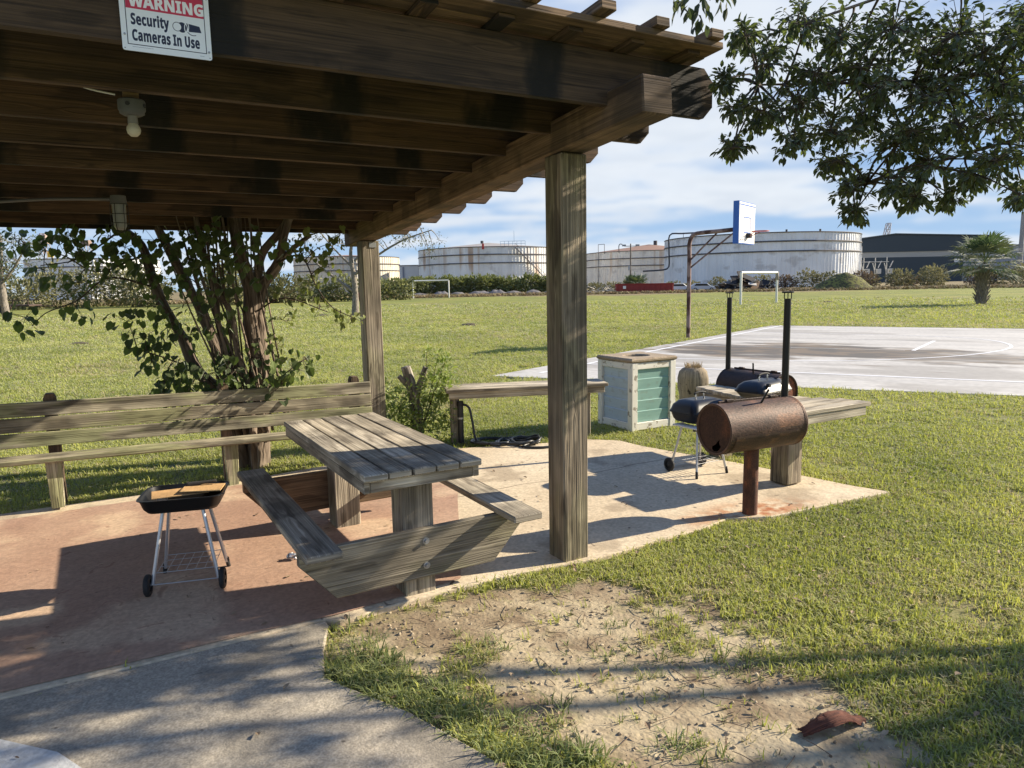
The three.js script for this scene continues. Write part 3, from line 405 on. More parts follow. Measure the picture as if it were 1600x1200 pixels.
function wheel(parent, x, y, z, r, w) {
  const p = [[r * 0.55, -w / 2], [r * 0.86, -w / 2], [r * 0.97, -w * 0.32], [r, -w * 0.12], [r, w * 0.12], [r * 0.97, w * 0.32], [r * 0.86, w / 2], [r * 0.55, w / 2]].map(([a, b]) => new THREE.Vector2(a, b));
  const t = mesh('wheel', at(new THREE.LatheGeometry(p, 28), x, y, z, 0, 0, PI / 2), M.rubber, parent);
  mesh('hub', at(new THREE.LatheGeometry([[0, -w * 0.5], [r * 0.2, -w * 0.5], [r * 0.22, -w * 0.2], [r * 0.6, -w * 0.16], [r * 0.6, w * 0.16], [r * 0.22, w * 0.2], [r * 0.2, w * 0.5], [0, w * 0.5]].map(([a, b]) => new THREE.Vector2(a, b)), 20), x, y, z, 0, 0, PI / 2), plain(0.03, 0.03, 0.03, 0.5), t);
}
function cart(t, wheelsFront, rimY, w, d) {
  mesh('fire_bowl', trayGeo(w, d, rimY - 0.09, rimY), M.enamel, t);
  const foot = {}; for (const sx of [-1, 1]) for (const sz of [-1, 1]) { const wh = (sz > 0) === wheelsFront, a = [sx * 0.105, rimY - 0.085, sz * 0.085], b = [sx * 0.175, wh ? 0.06 : 0.035, sz * 0.16]; mesh('leg', rod(a, b, 0.0105, 10), M.alu, t); foot[[sx, sz]] = b; if (wh) wheel(t, sx * 0.197, 0.062, sz * 0.166, 0.062, 0.03); else mesh('foot_cap', rod([b[0], b[1] + 0.025, b[2]], [sx * 0.182, 0.001, sz * 0.168], 0.0125, 10), M.rubber, t); }
  const k = []; const y = 0.12; for (const z of [-0.14, 0.14]) k.push(rod([-0.16, y, z], [0.16, y, z], 0.0028, 5)); for (let i = 0; i < 7; i++) k.push(rod([-0.15 + i * 0.05, y, -0.14], [-0.15 + i * 0.05, y, 0.14], 0.002, 5)); for (const z of [-0.05, 0.05]) k.push(rod([-0.155, y, z], [0.155, y, z], 0.002, 5)); mesh('wire_rack', merge(k), M.wire, t);
  mesh('axle', rod([-0.2, 0.062, wheelsFront ? 0.166 : -0.166], [0.2, 0.062, wheelsFront ? 0.166 : -0.166], 0.004, 6), M.wire, t);
}
{
  const t = thing('open_grill', 'open black charcoal grill on four grey legs with two wheels', 'grill', [-1.915, 0.004, -4.005], R(14)); cart(t, true, 0.545, 0.44, 0.33);
  const bd = (w, d, m) => at(board(w, 0.006, d, 0.001), 0, 0, 0);
  const cardboard = new THREE.MeshStandardMaterial({ map: tex(256, 256, (i, j) => { const n = fbm(i / 40, j / 40, 501, 4), f = vn(i / 2, j / 9, 503); return mix3([206, 170, 120], [176, 138, 92], n).map((k) => k * (0.92 + 0.12 * f)); }), roughness: 0.95 });
  const c1 = mesh('cardboard_scrap', bd(0.30, 0.12), cardboard); c1.position.set(-1.93, 0.549, -3.985); c1.rotation.set(0.10, R(26), -0.05); tag(c1, 'tan cardboard scrap lying along the front of the open grill bowl', 'cardboard');
  const c2 = mesh('cardboard_scrap', bd(0.22, 0.16), cardboard); c2.position.set(-1.82, 0.558, -4.035); c2.rotation.set(-0.02, R(12), -0.03); tag(c2, 'wider tan cardboard scrap propped on the bowl rim beside charred wood', 'cardboard');
  const ch = mesh('charred_stick', limb([[-1.93, 0.566, -4.06], [-1.86, 0.574, -4.08], [-1.77, 0.578, -4.11]], 0.016, 0.01, 7, 4, 0.5, 9), plain(0.03, 0.027, 0.025, 1)); tag(ch, 'charred black stick across the open grill bowl', 'stick');
  const ash = mesh('foil_scrap', at(new THREE.IcosahedronGeometry(0.03, 1), -2.03, 0.515, -3.97), plain(0.62, 0.62, 0.6, 0.4)); ash.geometry.scale(1, 1, 1); tag(ash, 'crumpled pale scrap inside the open grill bowl', 'scrap');
}
M.satin = plain(0.16, 0.16, 0.165, 0.55, { metalness: 0.7 });
const lidGeo = (w, d, y0, h) => loft([rrect(w + 0.012, d + 0.012, 0.06, y0 - 0.006), rrect(w + 0.018, d + 0.018, 0.062, y0), rrect(w, d, 0.058, y0 + 0.012), rrect(w - 0.03, d - 0.03, 0.055, y0 + h * 0.55), rrect(w - 0.10, d - 0.10, 0.05, y0 + h * 0.9), rrect(w - 0.18, d - 0.18, 0.035, y0 + h)]);
function lidHandle(t, y, s = 0.055) { for (const k of [-1, 1]) mesh('handle_post', rod([k * s, y - 0.01, 0], [k * s * 0.95, y + 0.045, 0], 0.006, 8), M.chrome, t); mesh('handle_grip', tube([[-s - 0.015, y + 0.042, 0], [-s * 0.5, y + 0.054, 0], [s * 0.5, y + 0.056, 0], [s + 0.02, y + 0.046, 0]], 0.0095, 8, 3), M.rubber, t); }
{
  const t = thing('lidded_grill', 'black lidded charcoal grill on wheeled legs beside the rusty smoker', 'grill', uv2w(2.1, 1.02), PSI); cart(t, false, 0.56, 0.44, 0.33);
  mesh('lid', lidGeo(0.44, 0.33, 0.566, 0.105), M.enamel, t); lidHandle(t, 0.672, 0.05);
  mesh('side_shelf', at(board(0.10, 0.014, 0.30, 0.003), -0.20, 0.452, 0.08), M.whitePaint, t); mesh('shelf_bar', at(board(0.46, 0.022, 0.024, 0.004), -0.02, 0.44, 0.19), M.blackIron, t);
}
{
  const t = thing('tabletop_grill', 'small portable grill with chrome and black lid on plank counter', 'grill', uv2w(2.56, 0.72, 0.665), PSI + 0.1);
  mesh('fire_bowl', trayGeo(0.44, 0.3, 0.015, 0.075), M.enamel, t); mesh('lid', lidGeo(0.44, 0.3, 0.08, 0.085), M.enamel, t);
  mesh('lid_cover', at(lidGeo(0.20, 0.306, 0.083, 0.088), 0.125, 0, 0), M.satin, t); lidHandle(t, 0.165, 0.06); mesh('knob', at(new THREE.CylinderGeometry(0.016, 0.016, 0.03, 12), -0.12, 0.14, 0.14, PI / 2), M.rubber, t);
}
// ---------- barrel smokers ----------
const rustMap = tex(512, 512, (i, j) => { const x = i / 512, y = j / 512, n = fbm(x * 6, y * 6, 601, 5, 6, 6), f = vn(x * 110, y * 110, 603, 110, 110), s = fbm(x * 24, y * 8, 607, 3, 24, 8); let c = mix3([58, 44, 38], [112, 84, 68], n * 0.7 + s * 0.3); c = mix3(c, [140, 96, 66], sstep(0.6, 0.8, n) * 0.4); return c.map((k) => k * (0.78 + 0.44 * f)); }, { rep: [1.4, 1.4] });
const rustBump = tex(512, 512, (i, j) => { const v = 255 * fbm(i / 512 * 90, j / 512 * 90, 611, 3, 90, 90); return [v, v, v]; }, { data: true, rep: [2, 2] });
M.rust = new THREE.MeshStandardMaterial({ map: rustMap, bumpMap: rustBump, bumpScale: 0.0011, roughness: 0.6, metalness: 0.25 }); M.rustRed = new THREE.MeshStandardMaterial({ map: rustMap, color: new THREE.Color(1.1, 0.72, 0.55), bumpMap: rustBump, bumpScale: 0.002, roughness: 0.8 });
M.rustDark = new THREE.MeshStandardMaterial({ map: rustMap, color: new THREE.Color(0.42, 0.38, 0.36), bumpMap: rustBump, bumpScale: 0.002, roughness: 0.6, metalness: 0.25 }); M.sootRust = new THREE.MeshStandardMaterial({ map: rustMap, color: new THREE.Color(0.55, 0.42, 0.36), roughness: 0.85 });
function smoker(label, pos, turn, chimX, chimZ, dark, hole) {
  const t = thing('barrel_smoker', label, 'smoker', pos, turn), r = 0.178, L = 0.70, cy = 0.665, bm = dark ? M.rustDark : M.rust;
  mesh('post', at(new THREE.CylinderGeometry(0.052, 0.054, 0.54, 24), 0, 0.25, 0), dark ? M.rustDark : M.rustRed, t);
  const prof = [[r - 0.012, -L / 2 + 0.004], [r + 0.004, -L / 2 - 0.004], [r + 0.006, -L / 2 + 0.006], [r, -L / 2 + 0.014], [r, -L / 6], [r + 0.0015, 0], [r, L / 6], [r, L / 2 - 0.014], [r + 0.006, L / 2 - 0.006], [r + 0.004, L / 2 + 0.004], [r - 0.012, L / 2 - 0.004]].map(([a, b]) => new THREE.Vector2(a, b));
  mesh('barrel', at(new THREE.LatheGeometry(prof, 56), 0, cy, 0, 0, 0, -PI / 2), bm, t);
  const circ = (rr, n = 40) => Array.from({ length: n }, (_, i) => [Math.cos(i / n * 2 * PI) * rr, Math.sin(i / n * 2 * PI) * rr]);
  const holes = hole ? [[[0.0, -0.16], [0.04, -0.15], [0.07, -0.115], [0.05, -0.09], [0.058, -0.06], [0.03, -0.085], [0.008, -0.11], [-0.02, -0.125], [-0.025, -0.145]]] : null;
  mesh('end_cap', at(extrude(circ(r - 0.006), 0.004, 0, holes), -L / 2 + 0.012, cy, 0, 0, -PI / 2), M.sootRust, t); mesh('end_cap', at(extrude(circ(r - 0.006), 0.004, 0), L / 2 - 0.014, cy, 0, 0, PI / 2), dark ? M.rustRed : M.sootRust, t);
  const d = new THREE.CylinderGeometry(r + 0.004, r + 0.004, L * 0.82, 20, 1, true, R(8), R(78)); const dm = mesh('lid', at(d, -0.01, cy, 0, 0, 0, -PI / 2), bm, t); void dm;
  mesh('hinge_strip', at(board(L * 0.82, 0.02, 0.012, 0.002), -0.01, cy + r + 0.004, -0.02), M.rustDark, t);
  for (const x of [-0.2, 0.2]) mesh('hinge', at(board(0.06, 0.02, 0.03, 0.003), x, cy + r + 0.012, -0.02), M.rustDark, t);
  mesh('handle', rod([0.02, cy + r * 0.93, 0.06], [0.05, cy + r + 0.09, 0.10], 0.008, 8), M.blackIron, t);
  const ch = mesh('chimney', at(new THREE.CylinderGeometry(0.025, 0.026, 0.74, 20), chimX, cy + r - 0.02 + 0.37, chimZ), M.blackIron, t); const ty = cy + r + 0.72;
  for (const [a, b] of [[-1, -1], [1, -1], [-1, 1], [1, 1]]) mesh('cap_stay', at(board(0.006, 0.045, 0.006, 0.001), chimX + a * 0.017, ty + 0.02, chimZ + b * 0.017), M.blackIron, ch); mesh('chimney_cap', at(new THREE.CylinderGeometry(0.042, 0.042, 0.012, 18), chimX, ty + 0.046, chimZ), M.blackIron, ch);
  return t;
}
smoker('brown rusty barrel smoker with a broken end cap on a pipe post', uv2w(1.58, -0.04), R(24), 0.33, -0.03, false, true);
smoker('dark barrel smoker standing behind the plank counter near court', uv2w(3.09, 1.27, -0.03), PSI - PI / 2, -0.335, 0.03, true, false);
// ---------- plank counter, serving counter ----------
{
  const t = thing('plank_counter', 'bleached plank counter on a square block leg between the smokers', 'counter', uv2w(2.6, 0.85), PSI), rr = rng(71);
  for (let k = 0; k < 11; k++) { const v = 0.15 + k * 0.137, a = k < 3 ? 2.22 : lerp(2.42, 2.60, (k - 3) / 7), b = [3.15, 3.11, 3.02, 2.93, 2.88, 2.87, 2.87, 2.87, 2.87, 2.87, 2.86][k] + (rr() - 0.5) * 0.02; mesh('plank', at(board(b - a, 0.036, 0.131, 0.005), (a + b) / 2 - 2.6, 0.646, -(v - 0.85), 0, 0, (rr() - 0.5) * 0.01), k % 2 ? M.pale2 : M.pale, t); }
  mesh('apron', at(board(0.84, 0.075, 0.035, 0.004), 0.08, 0.59, 0.74), M.pale, t); mesh('apron', at(board(0.035, 0.075, 1.36, 0.004), -0.02, 0.59, 0.02), M.pale2, t);
  mesh('block_leg', at(board(0.18, 0.60, 0.18, 0.008), -0.15, 0.31, 0.49), M.post2, t); mesh('block_leg', at(board(0.16, 0.62, 0.16, 0.008), 0.12, 0.27, -0.5), M.post2, t);
}
{
  const t = thing('serving_counter', 'long bleached timber counter on two posts with garden hose below', 'counter', [0.16, -0.02, -7.78], R(10)), rr = rng(73);
  for (let k = 0; k < 3; k++) mesh('plank', at(board(1.80 + (rr() - 0.5) * 0.02, 0.038, 0.138, 0.005), 0.0, 0.601, 0.06 - k * 0.143, 0, 0, (rr() - 0.5) * 0.006), k % 2 ? M.pale : M.pale2, t);
  mesh('apron', at(board(1.74, 0.07, 0.034, 0.004), 0, 0.546, 0.085), M.pale, t); mesh('apron', at(board(1.74, 0.07, 0.034, 0.004), 0, 0.546, -0.26), M.pale2, t);
  for (const x of [-0.80, 0.68]) mesh('post', at(board(0.10, 0.60, 0.10, 0.006), x, 0.28, -0.03), M.post, t);
}
{ // standpipe and hose
  const t = thing('standpipe', 'black standpipe strapped to the counter post', 'pipe', [-0.57, -0.03, -7.63]);
  mesh('pipe', at(new THREE.CylinderGeometry(0.033, 0.033, 0.44, 16), 0, 0.22, 0), plain(0.02, 0.021, 0.022, 0.5), t); mesh('pipe_cap', at(new THREE.CylinderGeometry(0.039, 0.039, 0.05, 16), 0, 0.46, 0), M.blackIron, t); mesh('strap', at(new THREE.CylinderGeometry(0.036, 0.036, 0.02, 16, 1, true), 0, 0.30, 0), M.steel, t);
  const pts = [[-0.54, 0.42, -7.62], [-0.48, 0.40, -7.60], [-0.44, 0.25, -7.57], [-0.40, 0.05, -7.52], [-0.33, 0.01, -7.46]]; const rr = rng(77);
  const coil = (cx, cz, R0, n, tiltY) => { for (let i = 0; i <= n * 9; i++) { const a = i / 9 * 2 * PI, rad = R0 * (0.8 + 0.35 * rr()), y = 0.012 + tiltY * (0.5 + 0.5 * Math.sin(a * 1.13 + cx * 7)) * rr() + i * 0.0006; pts.push([cx + Math.cos(a) * rad + (rr() - 0.5) * 0.05, y, cz + Math.sin(a) * rad * 0.8]); } };
  coil(-0.22, -7.55, 0.22, 2, 0.03); coil(0.02, -7.5, 0.20, 2, 0.05); coil(0.14, -7.5, 0.15, 3, 0.06); pts.push([0.1, 0.014, -7.30], [0.3, 0.014, -7.24], [0.45, 0.014, -7.3]);
  tag(mesh('garden_hose', limb(pts, 0.0135, 0.0135, 7, 3), plain(0.02, 0.021, 0.02, 0.42)), 'black garden hose coiled loosely on the slab edge', 'hose');
}
// ---------- bin box, palm stump ----------
{
  const woodPaint = (a, b, seed, chip = 0.7) => new THREE.MeshStandardMaterial({ map: tex(512, 512, (i, j) => { const x = i / 512, y = j / 512, n = fbm(x * 7, y * 7, seed, 4, 7, 7), s = vn(x * 3, y * 60, seed + 3, 3, 60), ch = sstep(0.66, 0.72, fbm(x * 12, y * 20, seed + 9, 4, 12, 20)); return mix3(mix3(a, b, n * 0.6 + s * 0.4), [122, 112, 96], ch * chip); }, { rep: [1.2, 1.2] }), roughness: 0.6 });
  const wp = woodPaint([236, 233, 220], [206, 202, 188], 701), teal = woodPaint([142, 178, 168], [122, 160, 150], 711, 0.15), paleBlue = woodPaint([186, 200, 208], [166, 182, 192], 717, 0.15), t = thing('trash_bin_box', 'square white framed bin box with teal siding and stone lid', 'bin', uv2w(3.07, 3.07, -0.035), PSI), w = 0.66, H = 0.80;
  for (const a of [-1, 1]) for (const b of [-1, 1]) mesh('corner_post', at(board(0.085, H, 0.085, 0.006), a * (w / 2 - 0.0425), H / 2 + 0.02, b * (w / 2 - 0.0425)), wp, t);
  for (let s = 0; s < 4; s++) {
    const rot = s * PI / 2, put = (g) => g.applyMatrix4(new THREE.Matrix4().makeRotationY(rot));
    mesh('rail', put(at(board(w - 0.172, 0.075, 0.03, 0.004), 0, H - 0.02, w / 2 - 0.022)), wp, t); mesh('rail', put(at(board(w - 0.172, 0.085, 0.03, 0.004), 0, 0.075, w / 2 - 0.022)), wp, t);
    for (let k = 0; k < 5; k++) mesh('siding_board', put(at(board(w - 0.172, 0.135, 0.014, 0.003), 0, 0.185 + k * 0.1255, w / 2 - 0.038, 0.09)), s % 2 ? paleBlue : teal, t);
  }
  const lid = mesh('stone_lid', at(extrude([[-0.34, -0.34], [0.34, -0.34], [0.34, 0.34], [-0.34, 0.34]], 0.05, 0.016, [Array.from({ length: 20 }, (_, i) => [Math.cos(i / 20 * 2 * PI) * 0.15, -Math.sin(i / 20 * 2 * PI) * 0.15])]), 0, H + 0.021, 0, -PI / 2), new THREE.MeshStandardMaterial({ map: tex(256, 256, (i, j) => { const n = fbm(i / 30, j / 30, 721, 4), f = vn(i / 1.5, j / 1.5, 723); return mix3([128, 112, 92], [166, 150, 126], n).map((k) => k * (0.8 + 0.35 * f)); }), roughness: 0.95 }), t); void lid;
  mesh('inner_bin', at(new THREE.CylinderGeometry(0.25, 0.22, 0.7, 24, 1, true), 0, 0.40, 0), M.rubber, t);
}
{
  const x = 2.46, z = -9.55, t = thing('palm_stump', 'cut palm trunk stump with frayed fibrous top beside the bin', 'stump', [x, -0.04, z]), pr = [], rr = rng(801);
  for (const [a, b] of [[0.0, 0], [0.17, 0], [0.175, 0.08], [0.18, 0.2], [0.205, 0.32], [0.205, 0.44], [0.185, 0.53], [0.14, 0.575], [0.11, 0.585], [0, 0.59]]) pr.push(new THREE.Vector2(a, b));
  const g = new THREE.LatheGeometry(pr, 40), pa = g.attributes.position; for (let i = 0; i < pa.count; i++) { const a = Math.atan2(pa.getZ(i), pa.getX(i)), k = 1 + 0.08 * (vn(a * 9, pa.getY(i) * 9, 803) - 0.5); pa.setX(i, pa.getX(i) * k); pa.setZ(i, pa.getZ(i) * k); } g.computeVertexNormals();
  mesh('trunk', g, new THREE.MeshStandardMaterial({ map: tex(512, 256, (i, j) => { const s = vn(i / 2.2, j / 34, 805), n = fbm(i / 60, j / 40, 807, 4), h = sstep(0.78, 0.9, vn(i / 7, j / 7, 809)) * (j > 90 && j < 130 ? 1 : 0.25); return mix3(mix3([84, 76, 64], [168, 152, 126], s * 0.6 + n * 0.4), [40, 34, 28], h); }), roughness: 1 }), t);
  const f = []; for (let k = 0; k < 130; k++) { const a = rr() * 6.28, r0 = 0.03 + rr() * 0.09, l = 0.03 + rr() * 0.06; f.push(rod([Math.cos(a) * r0, 0.575, Math.sin(a) * r0], [Math.cos(a) * (r0 + 0.02), 0.58 + l, Math.sin(a) * (r0 + 0.02)], 0.004, 4, 0.001)); } mesh('fibre_tuft', merge(f), plain(0.30, 0.22, 0.12, 1), t);
}
// ---------- trees ----------
const OVATE = [[0, 0], [0, 0.5], [0, 1], [-0.24, 0.3], [-0.21, 0.66], [0.24, 0.3], [0.21, 0.66]], OV_I = [[0, 1, 3], [3, 1, 4], [1, 2, 4], [0, 5, 1], [5, 6, 1], [1, 6, 2]];
const HEART = [[0, 0], [0, 0.5], [0, 1], [-0.27, -0.1], [-0.5, 0.26], [-0.34, 0.72], [0.27, -0.1], [0.5, 0.26], [0.34, 0.72]], HE_I = [[0, 4, 3], [0, 1, 4], [1, 5, 4], [1, 2, 5], [0, 6, 7], [0, 7, 1], [1, 7, 8], [1, 8, 2]];
function leafTemplate(P, I, fold = 0.35, bend = 0.12) { return I.map((t) => t.map((k) => [P[k][0], P[k][1], Math.abs(P[k][0]) * fold - bend * P[k][1] * P[k][1]])); }
const TO = leafTemplate(OVATE, OV_I), TH = leafTemplate(HEART, HE_I, 0.22, 0.18);
const templateGeo = (T) => { const pos = [], uv = []; for (const t of T) for (const p of t) { pos.push(...p); uv.push(p[0] + 0.5, p[1]); } return fromTris(pos, uv); };
function leafQuat(r, out, droop) { const d = new THREE.Vector3(out[0] + (r() - 0.5) * 1.5, out[1] + (r() - 0.5) * 1.3 - droop, out[2] + (r() - 0.5) * 1.5).normalize(), up = new THREE.Vector3((r() - 0.5) * 1.2, 1, (r() - 0.5) * 1.2), x = new THREE.Vector3().crossVectors(d, up).normalize(), n = new THREE.Vector3().crossVectors(x, d); return new THREE.Quaternion().setFromRotationMatrix(new THREE.Matrix4().makeBasis(x, d, n)); }
function leafMesh(list, T) {
  const n = list.length * T.length * 3, pos = new Float32Array(n * 3), col = new Float32Array(n * 3), uv = new Float32Array(n * 2), v = new THREE.Vector3(); let k = 0;
  for (const { p, q, s, c } of list) for (const t of T) for (const a of t) { v.set(a[0] * s, a[1] * s, a[2] * s).applyQuaternion(q); pos[k * 3] = v.x + p[0]; pos[k * 3 + 1] = v.y + p[1]; pos[k * 3 + 2] = v.z + p[2]; col.set(c, k * 3); uv[k * 2] = a[0] + 0.5; uv[k * 2 + 1] = a[1]; k++; }
  const g = new THREE.BufferGeometry(); g.setAttribute('position', new THREE.BufferAttribute(pos, 3)); g.setAttribute('color', new THREE.BufferAttribute(col, 3)); g.setAttribute('uv', new THREE.BufferAttribute(uv, 2)); g.computeVertexNormals(); return g;
}
M.leaf = new THREE.MeshPhysicalMaterial({ vertexColors: true, roughness: 0.97, transmission: 0.5, thickness: 0, side: THREE.DoubleSide });
M.leafFar = new THREE.MeshPhysicalMaterial({ vertexColors: true, roughness: 1, transmission: 0.3, thickness: 0, side: THREE.DoubleSide });
const leafMat = (r, g, b) => new THREE.MeshPhysicalMaterial({ color: new THREE.Color().setRGB(r, g, b), roughness: 0.97, transmission: 0.5, thickness: 0, side: THREE.DoubleSide });
const bark = (a, b, seed) => new THREE.MeshStandardMaterial({ map: tex(256, 512, (i, j) => { const x = i / 256, y = j / 512, n = fbm(x * 10, y * 7, seed, 4, 10, 7), s = vn(x * 34 + n * 4, y * 9, seed + 4, 34, 9); return mix3(a, b, clamp(s * 0.65 + n * 0.45 - 0.1)); }, { rep: [2, 1] }), bumpMap: tex(256, 512, (i, j) => { const x = i / 256, y = j / 512, n = fbm(x * 10, y * 7, seed, 4, 10, 7), v = 255 * vn(x * 34 + n * 4, y * 9, seed + 4, 34, 9); return [v, v, v]; }, { data: true, rep: [2, 1] }), bumpScale: 0.012, roughness: 0.95 });
M.barkBrown = bark([66, 56, 47], [158, 142, 124], 901); M.barkGrey = bark([84, 78, 70], [176, 168, 156], 911); M.twig = plain(0.06, 0.045, 0.03, 0.9);
const ball = (r, rad) => { let x, y, z; do { x = r() * 2 - 1; y = r() * 2 - 1; z = r() * 2 - 1; } while (x * x + y * y + z * z > 1); return [x * rad, y * rad, z * rad]; };
function nearest(limbs, p) { let b = null, bd = 1e9; for (const l of limbs) for (const q of l) { const d = (q[0] - p[0]) ** 2 + (q[1] - p[1]) ** 2 + (q[2] - p[2]) ** 2; if (d < bd) { bd = d; b = q; } } return b; }
const dense = (pts) => new THREE.CatmullRomCurve3(pts.map(V)).getPoints(30).map((p) => [p.x, p.y, p.z]);
{ // the broadleaf tree whose limb hangs in from the right
  const t = thing('broadleaf_tree', 'broadleaf evergreen tree with dense dark limb overhanging the lawn', 'tree', [0, 0, 0]), r = rng(1001);
  const trunk = [[9.2, -0.1, -4.6], [9.1, 0.9, -4.58], [8.85, 1.8, -4.54], [8.6, 2.7, -4.5]], L = [
    [[8.6, 2.6, -4.5], [6.6, 3.35, -4.8], [4.6, 3.25, -5.0], [3.0, 3.02, -5.0], [1.7, 3.0, -5.0]], [[6.6, 3.35, -4.8], [4.6, 2.9, -5.3], [3.4, 2.6, -5.3], [2.5, 2.35, -5.1]], [[8.6, 2.6, -4.5], [7.2, 4.2, -4.9], [5.0, 4.3, -5.1], [3.2, 3.8, -5.2], [1.9, 3.4, -5.2]],
    [[8.6, 2.7, -4.5], [7.4, 4.4, -3.9], [6.0, 4.9, -3.5], [4.4, 4.9, -3.4]], [[8.6, 2.7, -4.5], [9.6, 4.4, -4.2], [10.6, 5.6, -4.0]], [[8.6, 2.7, -4.5], [8.7, 4.4, -4.6], [8.2, 6.2, -4.7]], [[6.0, 4.9, -3.5], [3.6, 4.4, -3.7], [2.0, 3.7, -3.7], [1.1, 3.28, -3.6], [0.87, 3.02, -3.6]]];
  for (const l of L.slice(0, 3)) for (const p of l) if (p[0] < 5.5) { p[0] *= 0.88; p[1] = 1.7 + (p[1] - 1.7) * 0.88; p[2] *= 0.88; }
  mesh('trunk', merge([limb(trunk, 0.24, 0.17, 14, 5, 0.25, 3), ...L.map((l, i) => limb(l, i < 6 ? (i === 1 ? 0.026 : 0.05) : 0.022, i === 6 ? 0.003 : 0.006, 8, 6, 0.2, 5 + i))]), M.barkBrown, t);
  const D = L.map(dense), list = [], tw = [], big = [];
  const can = [[1.48, 3.03, 0.1], [1.58, 3.3, 0.12], [1.55, 2.85, 0.1], [1.55, 2.61, 0.1], [1.72, 2.8, 0.17], [1.75, 3.17, 0.2], [1.96, 3.37, 0.22], [2.1, 3.04, 0.26], [1.98, 2.88, 0.24], [1.94, 2.65, 0.14], [2.2, 2.71, 0.22], [2.4, 3.12, 0.26], [2.42, 2.79, 0.24], [2.21, 2.5, 0.15], [2.35, 2.33, 0.15], [2.4, 2.16, 0.1], [2.64, 2.58, 0.22], [2.66, 2.32, 0.16], [2.84, 2.91, 0.26], [2.87, 2.45, 0.2], [2.79, 2.24, 0.12], [3.03, 3.27, 0.28], [3.07, 2.7, 0.24], [3.18, 2.36, 0.16], [3.31, 2.98, 0.28], [3.35, 2.48, 0.22], [3.5, 2.27, 0.13], [3.46, 3.26, 0.28], [3.01, 2.23, 0.1], [2.6, 3.35, 0.28], [2.25, 3.3, 0.25], [3.6, 2.75, 0.25], [2.75, 2.7, 0.2], [2.95, 2.98, 0.25], [3.7, 3.0, 0.26], [3.2, 3.15, 0.3], [3.55, 3.4, 0.3], [2.8, 3.2, 0.28], [3.3, 2.75, 0.26], [3.65, 2.55, 0.22], [2.5, 2.95, 0.24]];
  const addCluster = (p, rad, n, size) => {
    if (p[0] > 4) { const gx = p[0] - p[1] * 1.885, gz = p[2] + p[1] * 0.542; if (((gx - 0.3) / 1.2) ** 2 + ((gz + 2.85) / 0.9) ** 2 < 1) return; }   // crown shaped for light: clusters that would shade the bare dirt are skipped
    const b = nearest(D, p); tw.push(limb([b, [(b[0] + p[0]) / 2 + (r() - 0.5) * 0.1, (b[1] + p[1]) / 2 + 0.04, (b[2] + p[2]) / 2], p], 0.009, 0.003, 5, 3));
    for (let s = 0; s < Math.ceil(n / 9); s++) { const o = ball(r, rad), e = [p[0] + o[0], p[1] + o[1] * 0.8, p[2] + o[2]]; tw.push(rod(p, e, 0.0035, 4, 0.0015)); const m = Math.min(9, n - s * 9); for (let k = 0; k < m; k++) { const f = 0.35 + 0.75 * r(), q = [lerp(p[0], e[0], f) + (r() - 0.5) * 0.03, lerp(p[1], e[1], f) + (r() - 0.5) * 0.03, lerp(p[2], e[2], f) + (r() - 0.5) * 0.03]; const c = mix3([0.036, 0.056, 0.014], [0.12, 0.155, 0.032], r()); list.push({ p: q, q: leafQuat(r, [o[0] / rad, o[1] / rad, o[2] / rad], 0.45), s: size * (0.6 + 0.7 * r()), c }); } }
  };
  for (const [x, y, rad] of can) for (const k of [0.79 + r() * 0.05, 0.85 + r() * 0.05, 0.92 + r() * 0.07]) addCluster([x * k + (r() - 0.5) * 0.06, 1.7 + (y - 1.7) * k + (r() - 0.5) * 0.06, -5 * k], rad * 0.87, Math.round(44 + rad * 400), 0.043);
  for (const l of [...D.slice(0, 3), D[3], D[4], D[5]]) l.forEach((p, i) => { if (p[0] > 4.1 && i % 2 === 0) { const o = ball(r, 0.55); addCluster([p[0] + o[0], Math.max(2.3, p[1] + o[1] + 0.12), p[2] + o[2] * 1.2], 0.42, 62, 0.075); } });
  for (let k = 0; k < 60; k++) { const o = ball(r, 1), far = k % 2; addCluster([(far ? 10.9 : 6.4) + o[0] * 1.7, 4.4 + o[1] * 1.4, (far ? -4.6 : -5.0) + o[2] * 0.95], 0.5, 80, 0.085); }  // unseen crown masses, added for the shade they cast across the foreground
  for (const p of [[0.86, 3.0, -3.6], [0.92, 2.93, -3.6], [0.84, 3.07, -3.62], [1.05, 3.02, -3.6], [0.98, 3.06, -3.58], [0.95, 3.0, -3.6]]) for (let k = 0; k < 7; k++) { const o = ball(r, 0.045); list.push({ p: [p[0] + o[0], p[1] + o[1], p[2] + o[2]], q: leafQuat(r, o, 1.2), s: 0.06 + r() * 0.02, c: [0.05, 0.06, 0.02] }); }
  mesh('twigs', merge(tw), M.twig, t).userData.kind = 'stuff';
  // the leaves that show largest are single meshes, the rest one mass
  const show = list.map((l, i) => [Math.hypot(...l.p.map((c, k) => c - [0, 1.7, 0][k])) / l.s, i]).filter(([, i]) => { const p = list[i].p; return Math.abs(p[0] / p[2]) < 0.74; }).sort((a, b) => a[0] - b[0]).slice(0, 220).map((e) => e[1]), set = new Set(show), gg = templateGeo(TO), lm = [leafMat(0.035, 0.052, 0.016), leafMat(0.05, 0.075, 0.02), leafMat(0.068, 0.09, 0.026)];
  show.forEach((i, k) => { const m = mesh('leaf', gg, lm[k % 3], t), l = list[i]; m.position.set(...l.p); m.quaternion.copy(l.q); m.scale.setScalar(l.s); });
  mesh('crown', leafMesh(list.filter((_, i) => !set.has(i)), TO), M.leaf, t).userData.kind = 'stuff'; console.log('canopy', list.length);
}
